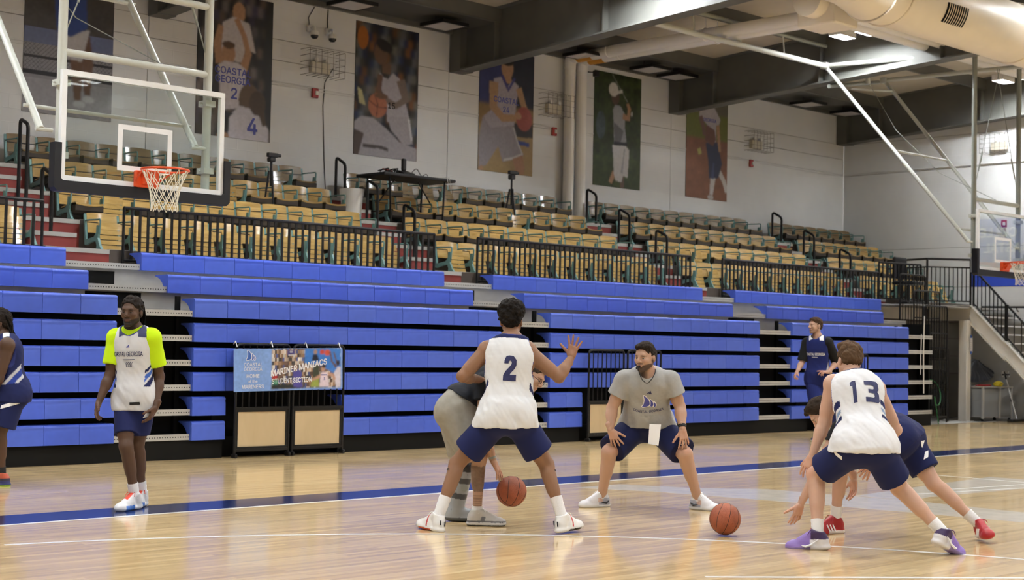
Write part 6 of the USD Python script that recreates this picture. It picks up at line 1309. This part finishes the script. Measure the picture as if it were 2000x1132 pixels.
# ---- navy player by the bleachers
t = person('person in a navy jersey over a black shirt jogging by the bleachers', 19.658, 13.337, -.9734)
J = joints(dict(head=(-.094, -.05, 1.785), neck=(-.062, 0, 1.615), sh_a=(-.222, .06, 1.520), sh_b=(.100, -.06, 1.528), el_a=(-.290, .02, 1.225), wr_a=(-.362, -.18, 1.070), el_b=(.235, .10, 1.230), wr_b=(.105, -.14, 1.075), hip_a=(-.130, .06, .960), hip_b=(.030, .0, .960), knee_a=(-.046, -.15, .530), knee_b=(.095, .15, .500), ank_a=(-.012, .08, .098), ank_b=(.126, .48, .160)))
S = Spine(J, (-.4, -.9, 0), .95); R = head_frame(J['head'], (-.80, -.55, .04), (0, 0, 1))
body(t, J, S, None, SK_P, R, [(J['wr_a'], (-.35, -.5, -.6), (.8, .2, -.3), 1, dict(curl=(.7, .75, .8, .8))), (J['wr_b'], (-.8, -.5, .05), (-.2, .3, -.9), -1, dict(curl=(.1, .5, .7, .8)))], hs=1.05, head_kw=dict(brow=DRK_HAIR, beard=(.05, .03, .02), beard_amt=.45))
hair(t, J['head'], R, 1.05, (.06, .035, .022), 'short', None, 9)
garment(t, 'undershirt', J, S, 'tee', lambda tt, u, w, da, dn, v: np.tile(A([.012, .012, .013]), (len(tt), 1)), off=.012, hem=.1, sleeve=.95, neck_r=.064, fold=.005, seed=60, arm=1.05)
sm, sf = shorts(t, J, S, (.014, .022, .12), off=.028, frac=.80, r0=.118, r1=.125, seed=63)
jm, jf = garment(t, 'jersey', J, S, 'tank', jersey_cols((.014, .022, .12), None, NAVY, (.03, .05, .25), [(.12, .19, (.6, .6, .62))], lim=.13), off=.028, hem=-.14, flare=.01, neck_drop=.06, neck_r=.082, fold=.008, seed=61, over=sf)
obj('lettering', decal(text2d('COASTAL GEORGIA', .038, True, .60), jf, S.pos(.60), S.frame(.6)[1], S.frame(.6)[2]), MAT['white_ink'], jm); obj('lettering_rule', decal(poly2d([(-.04, -.003), (.05, -.003), (.05, .003), (-.04, .003)]), jf, S.pos(.53), S.frame(.6)[1], S.frame(.6)[2]), MAT['white_ink'], jm)
for k in 'ab': obj('shoulder_panel', decal(poly2d([(-.03, -.05), (.03, -.05), (.03, .055), (-.03, .055)]), jf, S.N*.5+J['sh_'+k]*.5+A([0, -.02, -.02]), (-.25, -.75, .75), (0, .6, .6)), MAT['white_ink'], jm, label='white shoulder panel')
for k, fw in (('a', (-.5, -.85, 0)), ('b', (-.5, -.6, -.3))):
    an, kn = J['ank_'+k], J['knee_'+k]; knit(t, an+(kn-an)*.25, an, .045, .042, MAT['sock_white']); shoe(t, an, fw, (-.1, -.1, 1) if k == 'b' else (0, 0, 1), tint3((SOLE(.026), (.7, .7, .7)), base=(.05, .06, .12)), 1.0, MAT['lace_white'], 'navy basketball shoe')

# ---- player in yellow shirt and white jersey
t = person('person in a white jersey over a neon yellow t-shirt, standing at left', 6.456, 11.059, -.5246)
J = joints(dict(head=(-.066, -.06, 1.618), neck=(-.046, 0, 1.478), sh_a=(-.180, .05, 1.400), sh_b=(.100, -.05, 1.408), el_a=(-.222, .03, 1.098), wr_a=(-.303, -.05, .880), el_b=(.172, .02, 1.088), wr_b=(.150, -.10, .845), hip_a=(-.098, .04, .885), hip_b=(.058, -.02, .885), knee_a=(-.078, -.12, .520), knee_b=(.010, .03, .520), ank_a=(.003, -.06, .105), ank_b=(.062, .16, .105)))
S = Spine(J, (-.25, -1, 0), .88); R = head_frame(J['head'], (-.38, -.92, -.05), (0, 0, 1))
body(t, J, S, None, SK_D, R, [(J['wr_a'], (-.03, -.05, -.13), (.9, -.2, -.1), 1, dict(curl=(.25, .35, .42, .5), spread=.12)), (J['wr_b'], (-.10, -.05, -.22), (-.85, .3, .2), -1, dict(curl=(.25, .3, .36, .4)))], arm_r=1.0, leg_r=1.0, hs=1.02, lips=(.10, .045, .035), eye_white=(.16, .14, .13), head_kw=dict(brow=(.012, .008, .006), beard=(.010, .007, .006), beard_amt=.9))
hair(t, J['head'], R, 1.03, (.014, .010, .008), 'locks', None, 10)
garment(t, 't_shirt', J, S, 'tee', lambda tt, u, w, da, dn, v: np.tile(A([.50, .74, .010]), (len(tt), 1)), off=.006, hem=.15, sleeve=.72, neck_r=.064, neck_drop=.0, fold=.003, seed=70, arm=1.12, label='neon yellow t-shirt')
sm, sf = shorts(t, J, S, NAVY, off=.014, fracs=(.74, .74), r0=.094, r1=.092, seed=73)
jm, jf = garment(t, 'jersey', J, S, 'tank', jersey_cols((.56, .57, .60), None, NAVY, (.03, .05, .20), [(.16, .20, NAVY), (.215, .25, (.05, .12, .45)), (.265, .29, NAVY)], lim=.118, yoke_d=None, k=.8), off=.024, hem=-.13, flare=.012, neck_drop=.075, neck_r=.085, fold=.009, seed=71, over=sf)
fn, up = S.frame(.6)[1], S.frame(.6)[2]
for k in 'ab':
    obj('shoulder_panel', decal(poly2d([(-.035, -.055), (.035, -.055), (.03, .06), (-.03, .06)]), jf, S.N*.45+J['sh_'+k]*.55+A([0, -.02, -.03]), (-.1, -.75, .75), (0, .6, .6)), MAT['navy_ink'], jm, label='navy shoulder panel')
obj('lettering', decal(text2d('COASTAL GEORGIA', .036, True, .56), jf, S.pos(.66)-S.frame(.6)[0]*.02, fn, up), MAT['navy_ink'], jm); m = mark2d(); obj('logo', decal(trimesh.Trimesh(m.vertices*.022, m.faces, process=False), jf, S.pos(.75), fn, up), MAT['jersey_blue_ink'], jm)
obj('net_mark', decal(trimesh.util.concatenate([poly2d([(-.05, .0), (.05, .0), (.05, .007), (-.05, .007)])]+[poly2d(Polygon(strip([(x0, -.012), (x1, -.055)], .003))) for x0, x1 in ((-.035, -.01), (-.018, .006), (0, .022), (.018, .022), (.035, .01), (.018, -.006), (0, -.022), (-.018, -.022))]), jf, S.pos(.575), fn, up), MAT['navy_ink'], jm, label='navy basketball net mark')
obj('tag', decal(poly2d([(-.04, -.011), (.04, -.011), (.04, .011), (-.04, .011)]), jf, S.pos(-.02)+S.frame(.1)[0]*.05, fn, up), MAT['plastic_black'], jm)
obj('side_mark', decal(poly2d([(-.07, -.035), (-.055, .005), (.06, .035), (.045, -.005)]), sf, S.pos(-.12)+A([.075, 0, -.03]), (.55, -.85, 0), (0, 0, 1)), MAT['white_ink'], sm, label='white side mark')
for k, fw in (('a', (-.62, -.78, 0)), ('b', (-.35, -.93, 0))):
    an, kn = J['ank_'+k], J['knee_'+k]; knit(t, an+(kn-an)*.27, an-A([0, 0, .01]), .045, .042, MAT['sock_white'])
    shoe(t, an, fw, (0, 0, 1), tint3((SOLE(.026), (.70, .71, .74)), (lambda x, y, z: (z < .04) & (x > .40) & (x < .80) & (np.abs(y) > .03), (.05, .16, .50)), (lambda x, y, z: (np.abs(y) < .022) & (x > .33) & (x < .66) & (z > .05), (.62, .05, .02)), base=(.68, .68, .70)), 1.05, MAT['lace_red'], 'white basketball shoe with orange laces')

# ---- player cut by the left edge
t = person('person with long dark locks in navy, cut by the left edge', 6.409, 13.417, -.4440)
J = joints(dict(head=(-.060, 0, 1.520), neck=(.006, 0, 1.385), sh_a=(.032, -.17, 1.312), sh_b=(-.008, .17, 1.325), el_a=(-.034, -.20, 1.001), wr_a=(-.137, -.15, .816), el_b=(-.10, .2, 1.03), wr_b=(-.186, .15, .836), hip_a=(.090, -.09, .850), hip_b=(.080, .09, .850), knee_a=(-.015, -.10, .480), knee_b=(-.099, .12, .482), ank_a=(.018, -.08, .098), ank_b=(-.118, .15, .098)))
S = Spine(J, (-1, 0, -.1), 1.04); R = head_frame(J['head'], (-1, -.1, -.05), (.05, 0, 1))
body(t, J, S, None, SK_D, R, [(J['wr_a'], (-.05, .02, -.08), (.2, .9, 0), -1, dict(curl=(.3, .35, .4, .4))), (J['wr_b'], (-.05, 0, -.1), (.2, -.9, 0), 1, dict())], arm_r=1.06, leg_r=1.08, head_kw=dict(brow=(.012, .008, .006)))
hair(t, J['head'], R, 1.05, (.014, .010, .008), 'locks', None, 12)
sm, sf = shorts(t, J, S, NAVY, off=.03, frac=.80, r0=.125, r1=.128, seed=83)
jm, jf = garment(t, 'jersey', J, S, 'tank', jersey_cols(NAVY, None, NAVY, (.03, .04, .16), [(.055, .09, (.45, .45, .47)), (.09, .15, (.02, .04, .22)), (.15, .185, (.45, .45, .47))], lim=.12, yoke_d=.022, k=.8), off=.024, hem=-.12, flare=.04, neck_drop=.05, fold=.008, seed=81, over=sf)
obj('shoulder_panel', decal(poly2d([(-.04, -.03), (.05, -.03), (.05, .03), (-.04, .03)]), jf, S.N*.5+J['sh_a']*.5, (.0, -.6, .8), (1, 0, 0)), MAT['white_ink'], jm, label='white shoulder panel')
obj('side_mark', decal(poly2d([(-.11, -.045), (-.10, -.01), (.06, .04), (.06, .005)]), sf, S.pos(-.15), (0, -1, 0), (0, 0, 1)), MAT['white_ink'], sm, label='white side mark')
for k, fw in (('a', (-1, -.1, 0)), ('b', (-1, 0, 0))):
    an, kn = J['ank_'+k], J['knee_'+k]; knit(t, an+(kn-an)*.22, an, .045, .042, MAT['sock_black']); shoe(t, an, fw, (0, 0, 1), tint3((SOLE(.018), (.35, .65, .05)), (lambda x, y, z: z > .08, (.45, .10, .06)), (lambda x, y, z: (x < .4) & (z < .06) & (z > .02), (.03, .04, .14)), base=(.03, .03, .05)), 1.05, None, 'dark basketball shoe with lime sole')

# ================================================================ basketballs
MAT['ball'] = mat('basketball_leather', (.34, .085, .035), .5, noise=.18, scale=18, bump=.5, bscale=420)
def ball(label, loc, ry, rz):
    t = thing('basketball', label, 'basketball', loc); ic = trimesh.creation.icosphere(4, .119); obj('leather', ic, MAT['ball'], t, smooth=True)
    M = trimesh.transformations.rotation_matrix(rz, [0, 0, 1])[:3, :3]@trimesh.transformations.rotation_matrix(ry, [1, .3, 0])[:3, :3]
    q = np.linspace(0, 2*math.pi, 61); r = .1188; seams = [np.stack([r*np.cos(q), r*np.sin(q), 0*q], 1), np.stack([0*q, r*np.cos(q), r*np.sin(q)], 1)]
    for s in (-1, 1): z = .062*s; a = np.stack([.72*np.cos(q), .72*np.sin(q), 0*q], 1); p = np.stack([np.cos(q)*.55+s*.0, np.sin(q)*.9, np.full_like(q, s*.62)], 1); p = np.stack([s*(.55+.18*np.cos(2*q)), .8*np.sin(q), .8*np.cos(q)], 1); p = p/np.linalg.norm(p, axis=1, keepdims=True)*r; seams.append(p)
    obj('seam', [tube(p@M.T, .0022, 5, caps=False) for p in seams], MAT['plastic_black'], t)
    pn = meshkit.text_mesh('TF', .02, .001, True); pv = np.array(pn.vertices); pv[:, 0] -= pv[:, 0].mean()
    return t
b1 = ball('orange basketball bouncing under the bent dribbler hand', (8.218, 8.420, .268), 1.2, -.5)
ball('orange basketball just off the floor between coach and player 13', (9.131, 7.038, .127), 1.45, -.95)
